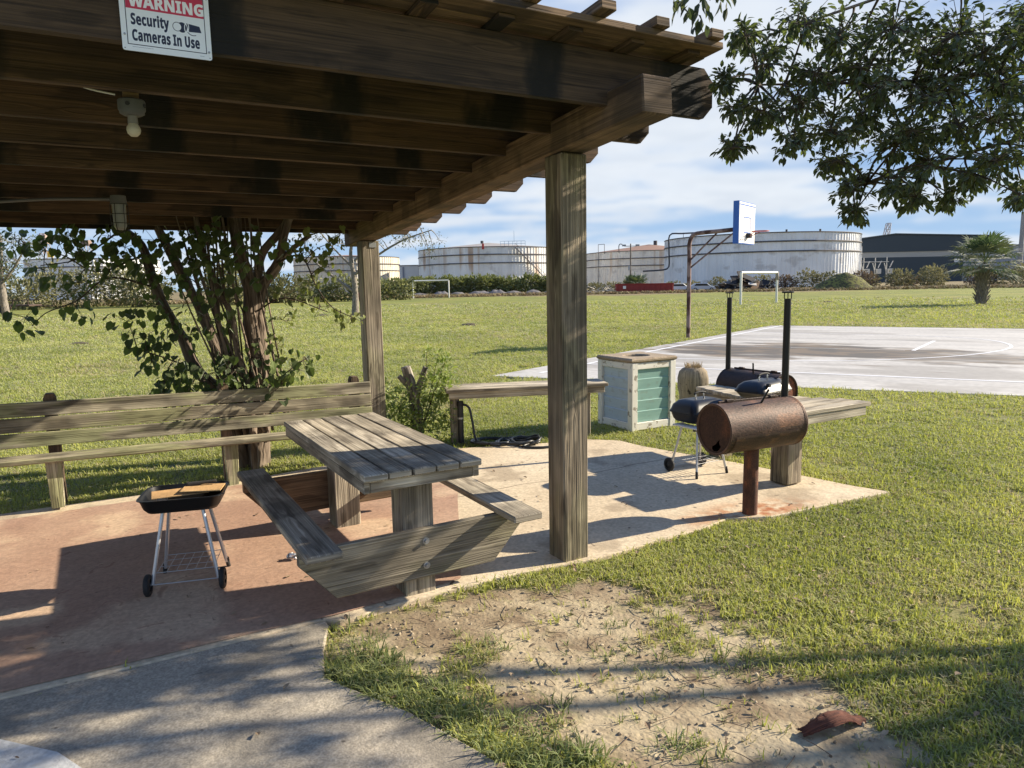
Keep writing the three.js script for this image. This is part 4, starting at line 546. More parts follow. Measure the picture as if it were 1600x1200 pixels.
{ // multi-stemmed tree behind the bench
  const t = thing('multi_stem_tree', 'many stemmed tree with broad leaves behind the long bench', 'tree', [0, 0, 0]), r = rng(1101);
  const S = [[[[-2.6, -0.1, -6.75], [-2.77, 0.65, -6.75], [-3.04, 1.0, -6.75], [-3.12, 1.26, -6.75], [-3.25, 1.52, -6.75], [-3.35, 1.79, -6.75], [-3.45, 2.13, -6.78], [-3.63, 2.3, -6.8], [-3.99, 2.62, -6.85]], 0.07, 0.03], [[[-2.6, -0.1, -6.85], [-2.66, 0.64, -6.85], [-2.75, 0.91, -6.85], [-2.86, 1.17, -6.85], [-3.0, 1.58, -6.85], [-3.15, 1.91, -6.85], [-3.29, 2.24, -6.85], [-3.55, 2.8, -6.9]], 0.066, 0.03], [[[-2.46, -0.1, -6.6], [-2.48, 0.83, -6.6], [-2.55, 1.12, -6.6], [-2.59, 1.47, -6.62], [-2.7, 1.7, -6.65], [-2.86, 2.14, -6.7], [-2.92, 2.59, -6.75]], 0.038, 0.022],
    [[[-2.53, -0.1, -6.8], [-2.47, 0.55, -6.8], [-2.45, 0.95, -6.8], [-2.48, 1.35, -6.8], [-2.47, 1.72, -6.8], [-2.55, 2.08, -6.8], [-2.6, 2.43, -6.85], [-2.63, 2.89, -6.9]], 0.105, 0.045], [[[-2.5, -0.1, -6.85], [-2.42, 0.66, -6.85], [-2.41, 0.98, -6.85], [-2.41, 1.53, -6.85], [-2.37, 1.71, -6.85], [-2.2, 1.95, -6.85], [-2.15, 2.14, -6.85], [-2.04, 2.54, -6.9]], 0.085, 0.035], [[[-2.44, 1.6, -6.88], [-2.38, 2.01, -6.9], [-2.22, 2.2, -6.9], [-1.9, 2.6, -6.95]], 0.05, 0.03], [[[-2.7, 0.4, -6.7], [-2.78, 0.9, -6.65], [-2.82, 1.4, -6.62], [-2.95, 2.1, -6.65]], 0.018, 0.01], [[[-2.55, 0.3, -6.65], [-2.62, 0.9, -6.6], [-2.72, 1.5, -6.6], [-2.78, 2.2, -6.65]], 0.02, 0.012], [[[-2.2, 1.95, -6.85], [-2.0, 2.12, -6.85], [-1.88, 2.2, -6.85]], 0.03, 0.018]];
  for (let k = 0; k < 24; k++) { const x = -2.75 + r() * 0.6, z = -6.75 + (r() - 0.5) * 0.25, l = -0.75 + r() * 0.85; S.push([[[x, 0.35, z], [x + l * 0.3, 1.0, z + 0.06], [x + l * 0.62, 1.6, z + 0.08], [x + l, 2.3 + r() * 0.3, z]], 0.009 + r() * 0.007, 0.005]); }
  for (const [p, a, b] of S) mesh('stem', limb(p, a, b, 12, 7, 0.35, Math.round(a * 1000)), M.barkBrown, t);
  const TW = [[[-3.38, 2.02, -6.6], [-3.8, 1.89, -6.6], [-4.07, 2.04, -6.6], [-4.41, 2.13, -6.6]], [[-3.3, 1.75, -6.6], [-3.63, 1.83, -6.5], [-3.94, 1.63, -6.5], [-4.24, 1.52, -6.5], [-4.37, 1.41, -6.5]], [[-2.2, 1.95, -6.8], [-1.94, 2.0, -6.7], [-1.8, 1.7, -6.7], [-1.67, 1.52, -6.7], [-1.5, 1.43, -6.7]], [[-2.98, 0.95, -6.7], [-3.17, 1.09, -6.5], [-3.43, 1.18, -6.5]], [[-2.4, 0.7, -6.7], [-2.06, 0.95, -6.5], [-1.85, 1.09, -6.5]], [[-3.6, 2.28, -6.75], [-3.9, 2.0, -6.5], [-4.2, 1.95, -6.45]], [[-2.41, 1.5, -6.8], [-2.1, 1.62, -6.65], [-1.7, 1.48, -6.65]]];
  const D = [...S.map((s) => dense(s[0])), ...TW.map(dense)], tw = TW.map((p) => limb(p, 0.010, 0.004, 6, 5)), list = [], pale = [];
  const cl = [[-4.26, 2.12], [-4.49, 2.2], [-3.75, 2.03], [-3.95, 1.8], [-4.29, 1.92], [-4.03, 1.57], [-4.39, 1.49], [-3.52, 2.05], [-3.29, 2.02], [-3.37, 1.79], [-3.27, 1.56], [-3.25, 1.18], [-3.12, 0.93], [-2.98, 0.84], [-2.79, 0.9], [-2.88, 2.07], [-2.71, 2.01], [-2.9, 1.78], [-2.6, 1.89], [-2.41, 2.06], [-2.24, 2.12], [-2.06, 2.08], [-2.31, 1.89], [-2.51, 1.6], [-2.69, 1.43], [-2.37, 1.07], [-2.2, 0.89], [-2.01, 1.0], [-1.89, 1.06], [-2.63, 1.07], [-3.17, 1.38], [-3.43, 1.44], [-2.14, 0.83], [-2.5, 0.83], [-3.35, 1.05], [-3.2, 0.85], [-3.05, 1.0], [-2.7, 0.78], [-3.6, 1.9], [-3.85, 2.12], [-4.12, 2.14], [-2.55, 0.95], [-2.9, 0.72], [-2.35, 0.8], [-3.05, 2.1], [-2.8, 1.6], [-3.1, 0.74], [-2.62, 0.68], [-3.9, 2.2], [-3.6, 2.2], [-3.45, 2.1], [-3.15, 2.15], [-2.95, 2.2], [-2.75, 2.2], [-2.5, 2.2], [-3.3, 1.9], [-3.0, 1.95], [-2.65, 1.75], [-2.95, 1.3], [-3.3, 1.3]];
  const put = (arr, x, y, z, n, rad, size, c0, c1, out) => { const p = [x, y, z], b = nearest(D, p); tw.push(limb([b, [(b[0] + x) / 2, (b[1] + y) / 2 + 0.03, (b[2] + z) / 2], p], 0.006, 0.0025, 5, 3)); for (let k = 0; k < n; k++) { const o = ball(r, rad), q = [x + o[0], y + o[1], z + o[2]]; if (k % 2 === 0) tw.push(rod(p, q, 0.0022, 4, 0.0014)); arr.push({ p: q, q: leafQuat(r, [o[0] / rad * 0.6, -0.2, o[2] / rad * 0.6 + 0.35], 0.7), s: size * (0.55 + 0.7 * r()), c: mix3(c0, c1, r()) }); } };
  for (const [x, y] of cl) put(list, x + (r() - 0.5) * 0.05, y, -6.5 + (r() - 0.5) * 0.3, 17, 0.16, 0.074, [0.05, 0.085, 0.017], [0.13, 0.19, 0.03]);
  for (const [x, y] of [[-1.94, 2.03], [-1.76, 2.0], [-1.64, 2.11], [-1.89, 1.77], [-1.96, 1.59], [-1.79, 1.53], [-1.61, 1.46], [-1.49, 1.43], [-2.08, 1.65], [-2.16, 1.41], [-2.23, 1.17], [-1.7, 1.9], [-1.55, 2.2], [-1.85, 2.15]]) put(pale, x, y, -6.7 + (r() - 0.5) * 0.15, 12, 0.12, 0.055, [0.10, 0.14, 0.03], [0.22, 0.25, 0.05]);
  for (let k = 0; k < 22; k++) put(list, -3.0 + (r() - 0.5) * 2.6, 2.75 + r() * 0.9, -7.4 + (r() - 0.5) * 0.9, 20, 0.26, 0.1, [0.035, 0.062, 0.014], [0.085, 0.135, 0.024]);
  mesh('twigs', merge(tw), M.twig, t).userData.kind = 'stuff';
  const gg = templateGeo(TH), lm = [leafMat(0.05, 0.085, 0.017), leafMat(0.08, 0.125, 0.022), leafMat(0.12, 0.175, 0.03)], sorted = list.map((l, i) => [l.p[1] < 2.3 ? l.s : 0, i]).sort((a, b) => b[0] - a[0]).slice(0, 240).map((e) => e[1]), set = new Set(sorted);
  sorted.forEach((i, k) => { const m = mesh('leaf', gg, lm[k % 3], t), l = list[i]; m.position.set(...l.p); m.quaternion.copy(l.q); m.scale.setScalar(l.s); });
  mesh('crown', leafMesh([...list.filter((_, i) => !set.has(i)), ...pale], TH), M.leaf, t).userData.kind = 'stuff';
}
{ // shrub with a sawn stump beside the far post
  const t = thing('leafy_shrub', 'bright green leafy shrub sprouting round a sawn grey trunk', 'shrub', [0, 0, 0]), r = rng(1201), list = [];
  mesh('stump', merge([limb([[-1.06, -0.1, -7.8], [-1.08, 0.4, -7.8], [-1.13, 0.66, -7.78], [-1.16, 0.83, -7.76]], 0.075, 0.05, 9, 5, 0.4, 3), limb([[-1.08, 0.5, -7.8], [-1.0, 0.68, -7.78], [-0.95, 0.82, -7.76]], 0.045, 0.03, 8, 4, 0.4, 5), limb([[-1.1, 0.55, -7.8], [-1.2, 0.68, -7.75], [-1.24, 0.73, -7.74]], 0.035, 0.026, 8, 4, 0.3, 7)]), M.barkGrey, t);
  const tw = [];
  for (const [x, y, rad, n] of [[-1.38, 0.6, 0.1, 36], [-1.3, 0.42, 0.16, 90], [-1.12, 0.5, 0.16, 80], [-0.85, 0.6, 0.16, 110], [-1.05, 0.32, 0.2, 150], [-0.77, 0.8, 0.12, 60], [-1.0, 0.12, 0.18, 110], [-0.8, 0.36, 0.18, 120], [-0.72, 0.6, 0.13, 70], [-1.28, 0.25, 0.17, 110], [-0.8, 0.95, 0.05, 12], [-0.72, 0.9, 0.06, 16], [-0.92, 1.0, 0.04, 8], [-0.7, 0.15, 0.12, 50]]) { tw.push(rod([-1.02, 0.1, -7.78], [x, y, -7.72], 0.006, 5, 0.003)); for (let k = 0; k < n * 2; k++) { const o = ball(r, rad * 1.1); list.push({ p: [x + o[0], Math.max(0, y + o[1]), -7.7 + o[2] * 1.2], q: leafQuat(r, [o[0] / rad, o[1] / rad + 0.3, o[2] / rad], 0.2), s: 0.052 * (0.6 + 0.8 * r()), c: mix3([0.15, 0.22, 0.03], [0.33, 0.41, 0.07], r()) }); } }
  mesh('twigs', merge(tw), M.twig, t).userData.kind = 'stuff'; mesh('foliage', leafMesh(list, TO), M.leaf, t).userData.kind = 'stuff';
}
function farTree(name, label, base, limbs, spots, n, size, c0, c1, seed, barkM) {
  const t = thing(name, label, 'tree', base), r = rng(seed), list = [], D = limbs.map((l) => dense(l[0])), tw = [];
  mesh('trunk', merge(limbs.map(([p, a, b]) => limb(p, a, b, 8, 5, 0.25, seed))), barkM, t);
  for (const [x, y, z, rad] of spots) { const b = nearest(D, [x, y, z]); tw.push(limb([b, [(b[0] + x) / 2, (b[1] + y) / 2 + 0.08, (b[2] + z) / 2], [x, y, z]], 0.035, 0.012, 5, 3)); for (let k = 0; k < n; k++) { const o = ball(r, rad); if (k % 4 === 0) tw.push(rod([x, y, z], [x + o[0], y + o[1], z + o[2]], 0.012, 3, 0.006)); list.push({ p: [x + o[0], y + o[1], z + o[2]], q: leafQuat(r, [o[0] / rad, o[1] / rad, o[2] / rad], 0.3), s: size * (0.6 + 0.8 * r()), c: mix3(c0, c1, r()) }); } }
  mesh('branches', merge(tw), barkM, t); mesh('crown', leafMesh(list, TO), M.leafFar, t).userData.kind = 'stuff';
}
{
  const r = rng(1301), sp = []; for (let k = 0; k < 34; k++) { const a = r() * 6.28, d = Math.sqrt(r()) * 4.6; sp.push([1.4 + Math.cos(a) * d, 4.4 + r() * 1.9 - Math.abs(Math.cos(a) * d - 1) * 0.16, Math.sin(a) * d * 0.6, 0.55]); }
  farTree('sparse_tree', 'thin nearly bare tree with grey trunk standing in the field', [-9.8, -0.06, -45], [[[[0, 0, 0], [0.05, 1.4, 0], [0, 2.6, 0], [-0.1, 4.0, 0], [0.3, 5.4, 0]], 0.24, 0.07], [[[0, 1.5, 0], [-0.9, 2.2, 0.1], [-2.2, 3.3, 0.2], [-2.8, 4.3, 0.2]], 0.11, 0.04], [[[0, 2.5, 0], [1.4, 3.6, 0.2], [3.2, 4.6, 0.3], [5.0, 5.2, 0.3]], 0.1, 0.03], [[[0, 3.0, 0], [-1.2, 4.2, -0.3], [-2.0, 5.2, -0.4]], 0.08, 0.03], [[[0.1, 3.4, 0], [1.4, 4.8, -0.3], [2.4, 6.0, -0.3]], 0.08, 0.03]], sp, 26, 0.13, [0.06, 0.08, 0.03], [0.16, 0.16, 0.06], 1303, M.barkGrey);
  const s2 = []; for (let k = 0; k < 30; k++) { const o = ball(r, 1); s2.push([o[0] * 2.7 - 0.2, 4.9 + o[1] * 1.9, o[2] * 1.8, 0.75]); }
  farTree('round_tree', 'small round crowned tree with pale trunk at the field edge', [-35.3, -0.06, -50], [[[[0, 0, 0], [-0.1, 1.5, 0], [-0.1, 2.8, 0]], 0.3, 0.2], [[[-0.1, 2.5, 0], [0.9, 3.6, 0], [1.6, 4.6, 0]], 0.13, 0.05], [[[-0.1, 2.6, 0], [-0.8, 4.0, 0.2], [-1.4, 5.2, 0.2]], 0.13, 0.05], [[[-0.1, 2.7, 0], [0.1, 4.2, 0], [0.2, 5.8, 0]], 0.12, 0.05]], s2, 75, 0.17, [0.045, 0.065, 0.022], [0.11, 0.14, 0.045], 1307, M.barkGrey);
}
// fan palms
function fanFrond(parent, base, dir, stalk, fan, mat, r) {
  const d = new THREE.Vector3(...dir).normalize(), up = Math.abs(d.y) > 0.95 ? new THREE.Vector3(1, 0, 0) : new THREE.Vector3(0, 1, 0), x = new THREE.Vector3().crossVectors(d, up).normalize(), n = new THREE.Vector3().crossVectors(x, d), b = V(base), hub = b.clone().addScaledVector(d, stalk), pos = [], uv = [];
  const tri = (...p) => { for (const q of p) { pos.push(q.x, q.y, q.z); uv.push(0, 0); } };
  const w = 0.018 * fan; tri(b.clone().addScaledVector(x, -w), b.clone().addScaledVector(x, w), hub.clone().addScaledVector(x, w)); tri(b.clone().addScaledVector(x, -w), hub.clone().addScaledVector(x, w), hub.clone().addScaledVector(x, -w));
  const N = 17; for (let k = 0; k < N; k++) { const a = lerp(-1.75, 1.75, k / (N - 1)) + (r() - 0.5) * 0.08, l = fan * (0.75 + 0.3 * r()) * (1 - 0.12 * Math.abs(a)), q = d.clone().multiplyScalar(Math.cos(a)).addScaledVector(x, Math.sin(a)).addScaledVector(n, 0.12), s = d.clone().multiplyScalar(-Math.sin(a)).addScaledVector(x, Math.cos(a)), m = hub.clone().addScaledVector(q, l * 0.6), e = hub.clone().addScaledVector(q, l); m.y -= 0.03 * l; e.y -= 0.24 * l * (0.6 + 0.8 * r()); const ww = fan * 0.042; tri(hub, m.clone().addScaledVector(s, -ww), m.clone().addScaledVector(s, ww)); tri(m.clone().addScaledVector(s, -ww), e, m.clone().addScaledVector(s, ww)); }
  return mesh('frond', fromTris(pos, uv), mat, parent);
}
{
  const r = rng(1401), pm = [leafMat(0.05, 0.085, 0.025), leafMat(0.09, 0.125, 0.035), leafMat(0.15, 0.17, 0.06)];
  const t = thing('fan_palm', 'short fan palm with shaggy boot covered trunk beyond the court', 'palm', [28.7, -0.06, -43.5]);
  mesh('trunk', limb([[0, 0, 0], [0.05, 0.8, 0], [0, 1.6, 0], [0.05, 2.4, 0]], 0.30, 0.30, 12, 6, 0.3, 3), M.barkGrey, t);
  for (let k = 0; k < 70; k++) { const a = k * 2.4, y = 0.1 + k / 70 * 2.2, R0 = 0.27; mesh('leaf_boot', limb([[Math.cos(a) * R0, y, Math.sin(a) * R0], [Math.cos(a) * (R0 + 0.08), y + 0.14, Math.sin(a) * (R0 + 0.08)], [Math.cos(a) * (R0 + 0.16 + r() * 0.08), y + 0.26 + r() * 0.1, Math.sin(a) * (R0 + 0.16 + r() * 0.06)]], 0.07, 0.02, 4, 2), M.barkGrey, t); }
  for (let k = 0; k < 46; k++) { const a = k * 2.4, e = lerp(1.35, -0.45, Math.pow(k / 45, 0.8)); fanFrond(t, [0.05, 2.45 + r() * 0.2, 0], [Math.cos(a) * Math.cos(e), Math.sin(e), Math.sin(a) * Math.cos(e)], 1.0 + r() * 0.4, 1.1 + r() * 0.3, pm[k % 3], r); }
  const s = thing('dwarf_palm', 'low clumped palm growing behind the red dumpster', 'palm', [22.1, -0.06, -127]);
  for (let k = 0; k < 60; k++) { const a = k * 2.4, e = lerp(1.4, 0.0, k / 59); fanFrond(s, [Math.cos(a) * 0.5, 0.4 + r() * 1.0, Math.sin(a) * 0.5], [Math.cos(a) * Math.cos(e), Math.sin(e), Math.sin(a) * Math.cos(e)], 1.2 + r() * 0.6, 1.3, pm[k % 2], r); }
}
// ---------- hedges and scrub ----------
{
  const r = rng(1501);
  const bush = (name, x, z, rx, h, n, size, c0, c1, label, group) => { const l = []; for (let k = 0; k < n; k++) { const o = ball(r, 1), top = 0.75 + 0.35 * vn(o[0] * 3 + x, o[2] * 3, 7); l.push({ p: [o[0] * rx, h * (0.5 + 0.5 * o[1]) * top, o[2] * rx * 0.6], q: leafQuat(r, [o[0], o[1] + 0.3, o[2]], 0.1), s: size * (0.6 + 0.8 * r()), c: mix3(c0, c1, clamp(r() * 0.8 + 0.1)) }); } const m = mesh(name, leafMesh(l, TO), M.leafFar); m.position.set(x, -0.1, z); tag(m, label, 'bush', group); };
  const ga = [0.11, 0.14, 0.035], gb = [0.26, 0.28, 0.08], oa = [0.13, 0.13, 0.06], ob = [0.28, 0.26, 0.12], ra = [0.10, 0.075, 0.05], rb = [0.19, 0.14, 0.09];
  for (let k = 0; k < 15; k++) bush('hedge_bush', -25 + k * 2.35 + r(), -141 + r() * 4, 2.6, 3.2 + r() * 0.9, 1200, 0.5, ga, gb, 'green scrub bush in the hedge before the streaked tank', 'hedge before the streaked tank');
  for (let k = 0; k < 12; k++) bush('field_bush', -64 + k * 3.1 + r() * 2, -80 - r() * 14, 3.2, 4.0 + r() * 2.4, 1100, 0.42, oa, [0.24, 0.23, 0.08], 'olive scrub bush along the field edge near the parked trailer', 'scrub near the parked trailer');
  for (let k = 0; k < 9; k++) bush('thicket_bush', -34 + k * 2.3 + r(), -92 - r() * 8, 2.2, 2.2 + r() * 1.8, 600, 0.45, oa, gb, 'grey green thicket bush behind the sparse tree', 'thicket behind the sparse tree');
  for (let k = 0; k < 22; k++) bush('scrub_bush', 49 + k * 3.3 + r() * 2, -120 - r() * 12, 2.6, 1.8 + r() * 2.4, 600, 0.48, k % 3 ? oa : ra, k % 3 ? ob : rb, 'olive brown scrub bush before the dark warehouse', 'scrub before the dark warehouse');
  for (let k = 0; k < 11; k++) bush('weed_bush', 11 + k * 3.4 + r() * 2, -128 - r() * 8, 1.9, 1.3 + r() * 1.5, 480, 0.42, oa, ob, 'low weedy bush round the scrap heap and dumpster', 'weeds round the scrap heap');
  const g = bladeTuft(9, 0.55, 0.05, 91), N = 9000, im = new THREE.InstancedMesh(g, plain(1, 1, 1, 1), N), m4 = new THREE.Matrix4(), col = new THREE.Color();
  for (let k = 0; k < N; k++) { const x = -70 + r() * 190, z = -Math.sqrt(Math.max(0, (112 + r() * 22 - Math.max(0, -x) * 0.25) ** 2 - x * x * 0.5)); m4.compose(new THREE.Vector3(x, -0.06, z), new THREE.Quaternion().setFromEuler(new THREE.Euler(0, r() * 6, 0)), new THREE.Vector3(1.6, 0.35 + r() * 0.6, 1.6)); im.setMatrixAt(k, m4); im.setColorAt(k, col.setRGB(...mix3([0.30, 0.21, 0.13], [0.24, 0.22, 0.09], r()))); }
  im.name = numbered('dry_grass'); tag(im, 'strip of dry brown grass along the far field edge', 'grass', null, 'stuff'); scene.add(im);
}
// ---------- storage tanks ----------
function tankMat(seed, base, rust) { return new THREE.MeshStandardMaterial({ map: tex(1024, 256, (i, j) => { const x = i / 1024, y = j / 256, n = fbm(x * 40, y * 3, seed, 4, 40, 3), col = vn(x * 90, 3, seed + 3, 90, 0), s = sstep(0.60, 0.80, vn(x * 150, y * 1.3, seed + 7, 150, 2) * 0.7 + 0.3 * vn(x * 34, y * 1.1, seed + 9, 34, 2)); let c = base.map((k) => k * (0.90 + 0.12 * n + 0.06 * col)); c = mix3(c, [158, 118, 84], s * rust * (0.4 + 0.6 * n)); return mix3(c, [120, 112, 104], sstep(0.6, 0.8, fbm(x * 60, y * 8, seed + 15, 4, 60, 8)) * 0.22); }), roughness: 0.6, metalness: 0.1 }); }
M.band = plain(0.10, 0.095, 0.10, 0.7); M.pipe = plain(0.06, 0.06, 0.065, 0.6);
function tank(label, x, z, Rr, H, mat, bands, roofM, roofH) {
  const t = thing('storage_tank', label, 'tank', [x, -0.1, z]), n = Math.round(2 * PI * Rr / 1.05), pos = [], uv = [], idx = []; const rot = Math.atan2(-z, -x);
  for (let k = 0; k <= n; k++) for (const [da, dr] of [[0, 0], [0.12, 0.12], [0.24, 0]]) { const a = (k + da) / n * 2 * PI, r = Rr + dr; for (const y of [0, H]) { pos.push(Math.cos(a) * r, y, Math.sin(a) * r); uv.push((k + da) / n, y / H); } }
  for (let i = 0; i < (n + 1) * 3 - 1; i++) { const a = i * 2; idx.push(a, a + 1, a + 2, a + 1, a + 3, a + 2); }
  const g = new THREE.BufferGeometry(); g.setAttribute('position', new THREE.Float32BufferAttribute(pos, 3)); g.setAttribute('uv', new THREE.Float32BufferAttribute(uv, 2)); g.setIndex(idx); const q = g.toNonIndexed(); q.computeVertexNormals(); mesh('wall', q, mat, t);
  for (const b of bands) mesh('girder_band', at(new THREE.TorusGeometry(Rr + 0.16, 0.16, 5, 120), 0, H * b, 0, PI / 2), M.band, t);
  mesh('roof', at(new THREE.ConeGeometry(Rr + 0.25, roofH, 90, 1, false), 0, H + roofH / 2, 0), roofM, t); mesh('rim', at(new THREE.TorusGeometry(Rr + 0.1, 0.12, 5, 120), 0, H, 0, PI / 2), M.band, t);
  return t;
}
const TW1 = tankMat(31, [226, 226, 221], 0.75), TW2 = tankMat(41, [222, 218, 208], 0.5), TW3 = tankMat(51, [230, 232, 232], 0.05), TW4 = tankMat(61, [214, 206, 188], 0.35), roofGrey = plain(0.30, 0.28, 0.26, 0.8), roofRust = plain(0.24, 0.14, 0.10, 0.9);
{
  const a = tank('large pale tank with rust streaks and outside stair', -6.6, -230, 22.2, 12.8, TW1, [0.64, 0.83], roofGrey, 2.4);
  const st = []; for (let k = 0; k < 26; k++) { const f = k / 25, x = lerp(8.2, 18.5, f), y = lerp(12.6, 2.2, f), z = Math.sqrt(22.6 ** 2 - x * x) + 0.5; st.push(at(board(0.9, 0.06, 0.9, 0.01), x, y, z)); if (k % 3 === 0) st.push(at(board(0.07, 1.1, 0.07, 0.01), x, y + 0.55, z + 0.45)); }
  mesh('stair_treads', merge(st), M.band, a); for (const dy of [0, 1.1]) { const pts = []; for (let k = 0; k <= 10; k++) { const x = lerp(8.2, 18.5, k / 10); pts.push([x, lerp(12.6, 2.2, k / 10) + dy, Math.sqrt(22.6 ** 2 - x * x) + 0.95]); } mesh('handrail', tube(pts, dy ? 0.06 : 0.14, 5, 2), M.band, a); }
  const rl = []; for (let k = 0; k <= 6; k++) rl.push(rod([4 + k * 1.2, 12.9, 21.4], [4 + k * 1.2, 14.3, 21.4], 0.05, 4)); for (const y of [13.6, 14.3]) rl.push(rod([4, y, 21.4], [11.2, y, 21.4], 0.05, 4)); rl.push(rod([8, 14, 21], [8, 17.3, 21], 0.05, 4)); mesh('platform_rail', merge(rl), plain(0.12, 0.22, 0.34, 0.7), a);
  mesh('vent', at(new THREE.CylinderGeometry(0.5, 0.5, 1.0, 10), -2, 15.2, 2), M.pipe, a); mesh('hatch', at(board(0.6, 1.6, 0.4, 0.02), -1, 12.9, 22.2), plain(0.45, 0.05, 0.04, 0.7), a);
  const b = tank('pale tank with russet roof behind the bright tank', 52.2, -270, 23.5, 12.6, TW2, [0.60, 0.80], roofRust, 3.2); mesh('vent', at(new THREE.CylinderGeometry(0.7, 0.7, 1.6, 10), 2, 16.2, 2), M.pipe, b); mesh('ladder_frame', merge([rod([-20.5, 0, 12.6], [-20.5, 15.4, 12.6], 0.09, 4), rod([-18.6, 12, 14.8], [-18.6, 15.4, 14.8], 0.09, 4), rod([-20.5, 15.4, 12.6], [-18.6, 15.4, 14.8], 0.09, 4)]), M.pipe, b); mesh('gooseneck_pipe', tube([[-14, 12, 18.8], [-14, 14.8, 18.8], [-13.4, 15.2, 18.8], [-12.8, 14.8, 18.8]], 0.16, 6, 3), M.pipe, b);
  const c = tank('largest bright silver ribbed tank behind the basketball hoop', 65.7, -190, 24.2, 12.6, TW3, [0.66, 0.84], roofGrey, 0.5); mesh('feed_pipe', tube([[-31.5, 4.6, 5.2], [-25.6, 5.0, 5.2], [-24.9, 5.4, 5.2], [-24.8, 9, 5.2], [-24.8, 13.3, 5.2], [-24.3, 13.9, 5.2], [-22, 13.9, 6], [-18.5, 13.9, 8]], 0.2, 7, 4), M.pipe, c); for (const px of [-21.5, -19.5]) mesh('pipe_support', rod([px, 12.4, 6.5], [px, 13.8, 6.5], 0.07, 5), M.pipe, c); for (const [px, pz] of [[-2, 23.9], [6, 23.3]]) mesh('vent', at(new THREE.CylinderGeometry(0.25, 0.25, 0.6, 8), px, 12.9, pz), M.pipe, c);
  tank('narrow white tank between the silver tank and warehouse', 111.1, -250, 10, 12.4, TW3, [0.62, 0.8], roofGrey, 0.6);
  const d = tank('blue grey tank seen through the tree leaves beyond the trailer', -121, -210, 17, 11, TW3, [0.62, 0.8], roofGrey, 0.8); mesh('ladder', rod([6.5, 0, 15.8], [6.5, 11, 15.8], 0.2, 5), M.band, d);
  tank('cream tank beside the small white shed', -56.4, -250, 17.8, 11.9, TW4, [0.62, 0.8], roofRust, 1.2);
  const s = thing('white_shed', 'plain white box shed between the cream and streaked tanks', 'shed', [-33.2, 0, -240]); mesh('wall', at(board(6.4, 8.6, 6, 0.05), 0, 4.2, 0), plain(0.66, 0.64, 0.60, 0.8), s); mesh('downpipe', at(board(0.5, 8.0, 0.3, 0.02), -1.9, 4.2, 3.15), plain(0.25, 0.25, 0.28, 0.7), s); mesh('roof', at(board(6.8, 0.3, 6.4, 0.03), 0, 8.66, 0), roofGrey, s);
}
{ // the dark warehouse
  const t = thing('warehouse', 'long dark slate warehouse with pale band behind the fan palm', 'warehouse', [0, 0, -260]);
  const dark = plain(0.040, 0.056, 0.070, 0.7), paleM = plain(0.36, 0.36, 0.34, 0.8), ext = (p, d, m, z, nm) => mesh(nm, at(extrude(p, d, 0), 0, 0, z - d), m, t);
  ext([[122.2, -0.1], [164, -0.1], [164, 8.95], [122.2, 8.95]], 40, dark, 0.06, 'lower_wall'); ext([[122.2, 8.95], [164, 8.95], [164, 11.0], [122.2, 10.8]], 40, paleM, 0.0, 'pale_band'); ext([[121.8, 10.8], [176, 11.0], [176, 15.7], [138.7, 17.0], [121.8, 14.9]], 40, dark, 0.25, 'gable_wall');
  ext([[121.2, 14.95], [138.7, 17.1], [176.4, 15.8], [176.4, 16.15], [138.7, 17.45], [121.2, 15.3]], 41, plain(0.07, 0.085, 0.095, 0.6), 0.6, 'roof');
  ext([[164, -0.1], [176, -0.1], [176, 11], [164, 11]], 40, paleM, 0.0, 'end_wall'); for (let k = 0; k < 4; k++) mesh('panel_strip', at(board(0.35, 8.4, 0.2, 0.02), 166 + k * 2.4, 4.6, 0.12), plain(0.22, 0.26, 0.25, 0.8), t); mesh('wall_sign', at(board(1.9, 1.2, 0.1, 0.02), 161.6, 7.4, 0.2), plain(0.7, 0.72, 0.74, 0.6), t);
  const g = thing('grey_shed', 'light grey metal shed beside the dark warehouse', 'shed', [0, 0, -262]); mesh('wall', at(extrude([[177, -0.1], [230, -0.1], [230, 14], [177, 12.2]], 30, 0), 0, 0, -30), plain(0.30, 0.33, 0.38, 0.75), g); mesh('roof', at(extrude([[176.5, 12.2], [230, 14.05], [230, 14.4], [176.5, 12.55]], 31, 0), 0, 0, -30.5), plain(0.12, 0.13, 0.14, 0.7), g);
  tag(mesh('smoke_stack', at(new THREE.CylinderGeometry(0.72, 0.8, 24, 18), 183.2, 11.9, -258), plain(0.30, 0.29, 0.28, 0.8)), 'tall grey chimney stack rising behind the palm', 'chimney');
}
function lattice(name, label, x, z, w0, w1, y0, y1, n, lean, mat, extra) {
  const t = thing(name, label, 'tower', [x, 0, z]), p = (s, q, f) => { const w = lerp(w0, w1, f) / 2; return [s * w + lean * f, lerp(y0, y1, f), q * w]; }, bars = [], legs = [];
  for (const s of [-1, 1]) for (const q of [-1, 1]) legs.push(rod(p(s, q, 0), p(s, q, 1), 0.22, 4)); for (let k = 0; k < n; k++) for (const [a, b, c, d] of [[-1, -1, 1, -1], [1, -1, 1, 1], [1, 1, -1, 1], [-1, 1, -1, -1]]) { bars.push(rod(p(a, b, k / n), p(c, d, (k + 1) / n), 0.13, 3)); bars.push(rod(p(a, b, (k + 1) / n), p(c, d, (k + 1) / n), 0.13, 3)); }
  mesh('legs', merge(legs), mat, t); mesh('bracing', merge(bars), mat, t); if (extra) extra(t); return t;
}
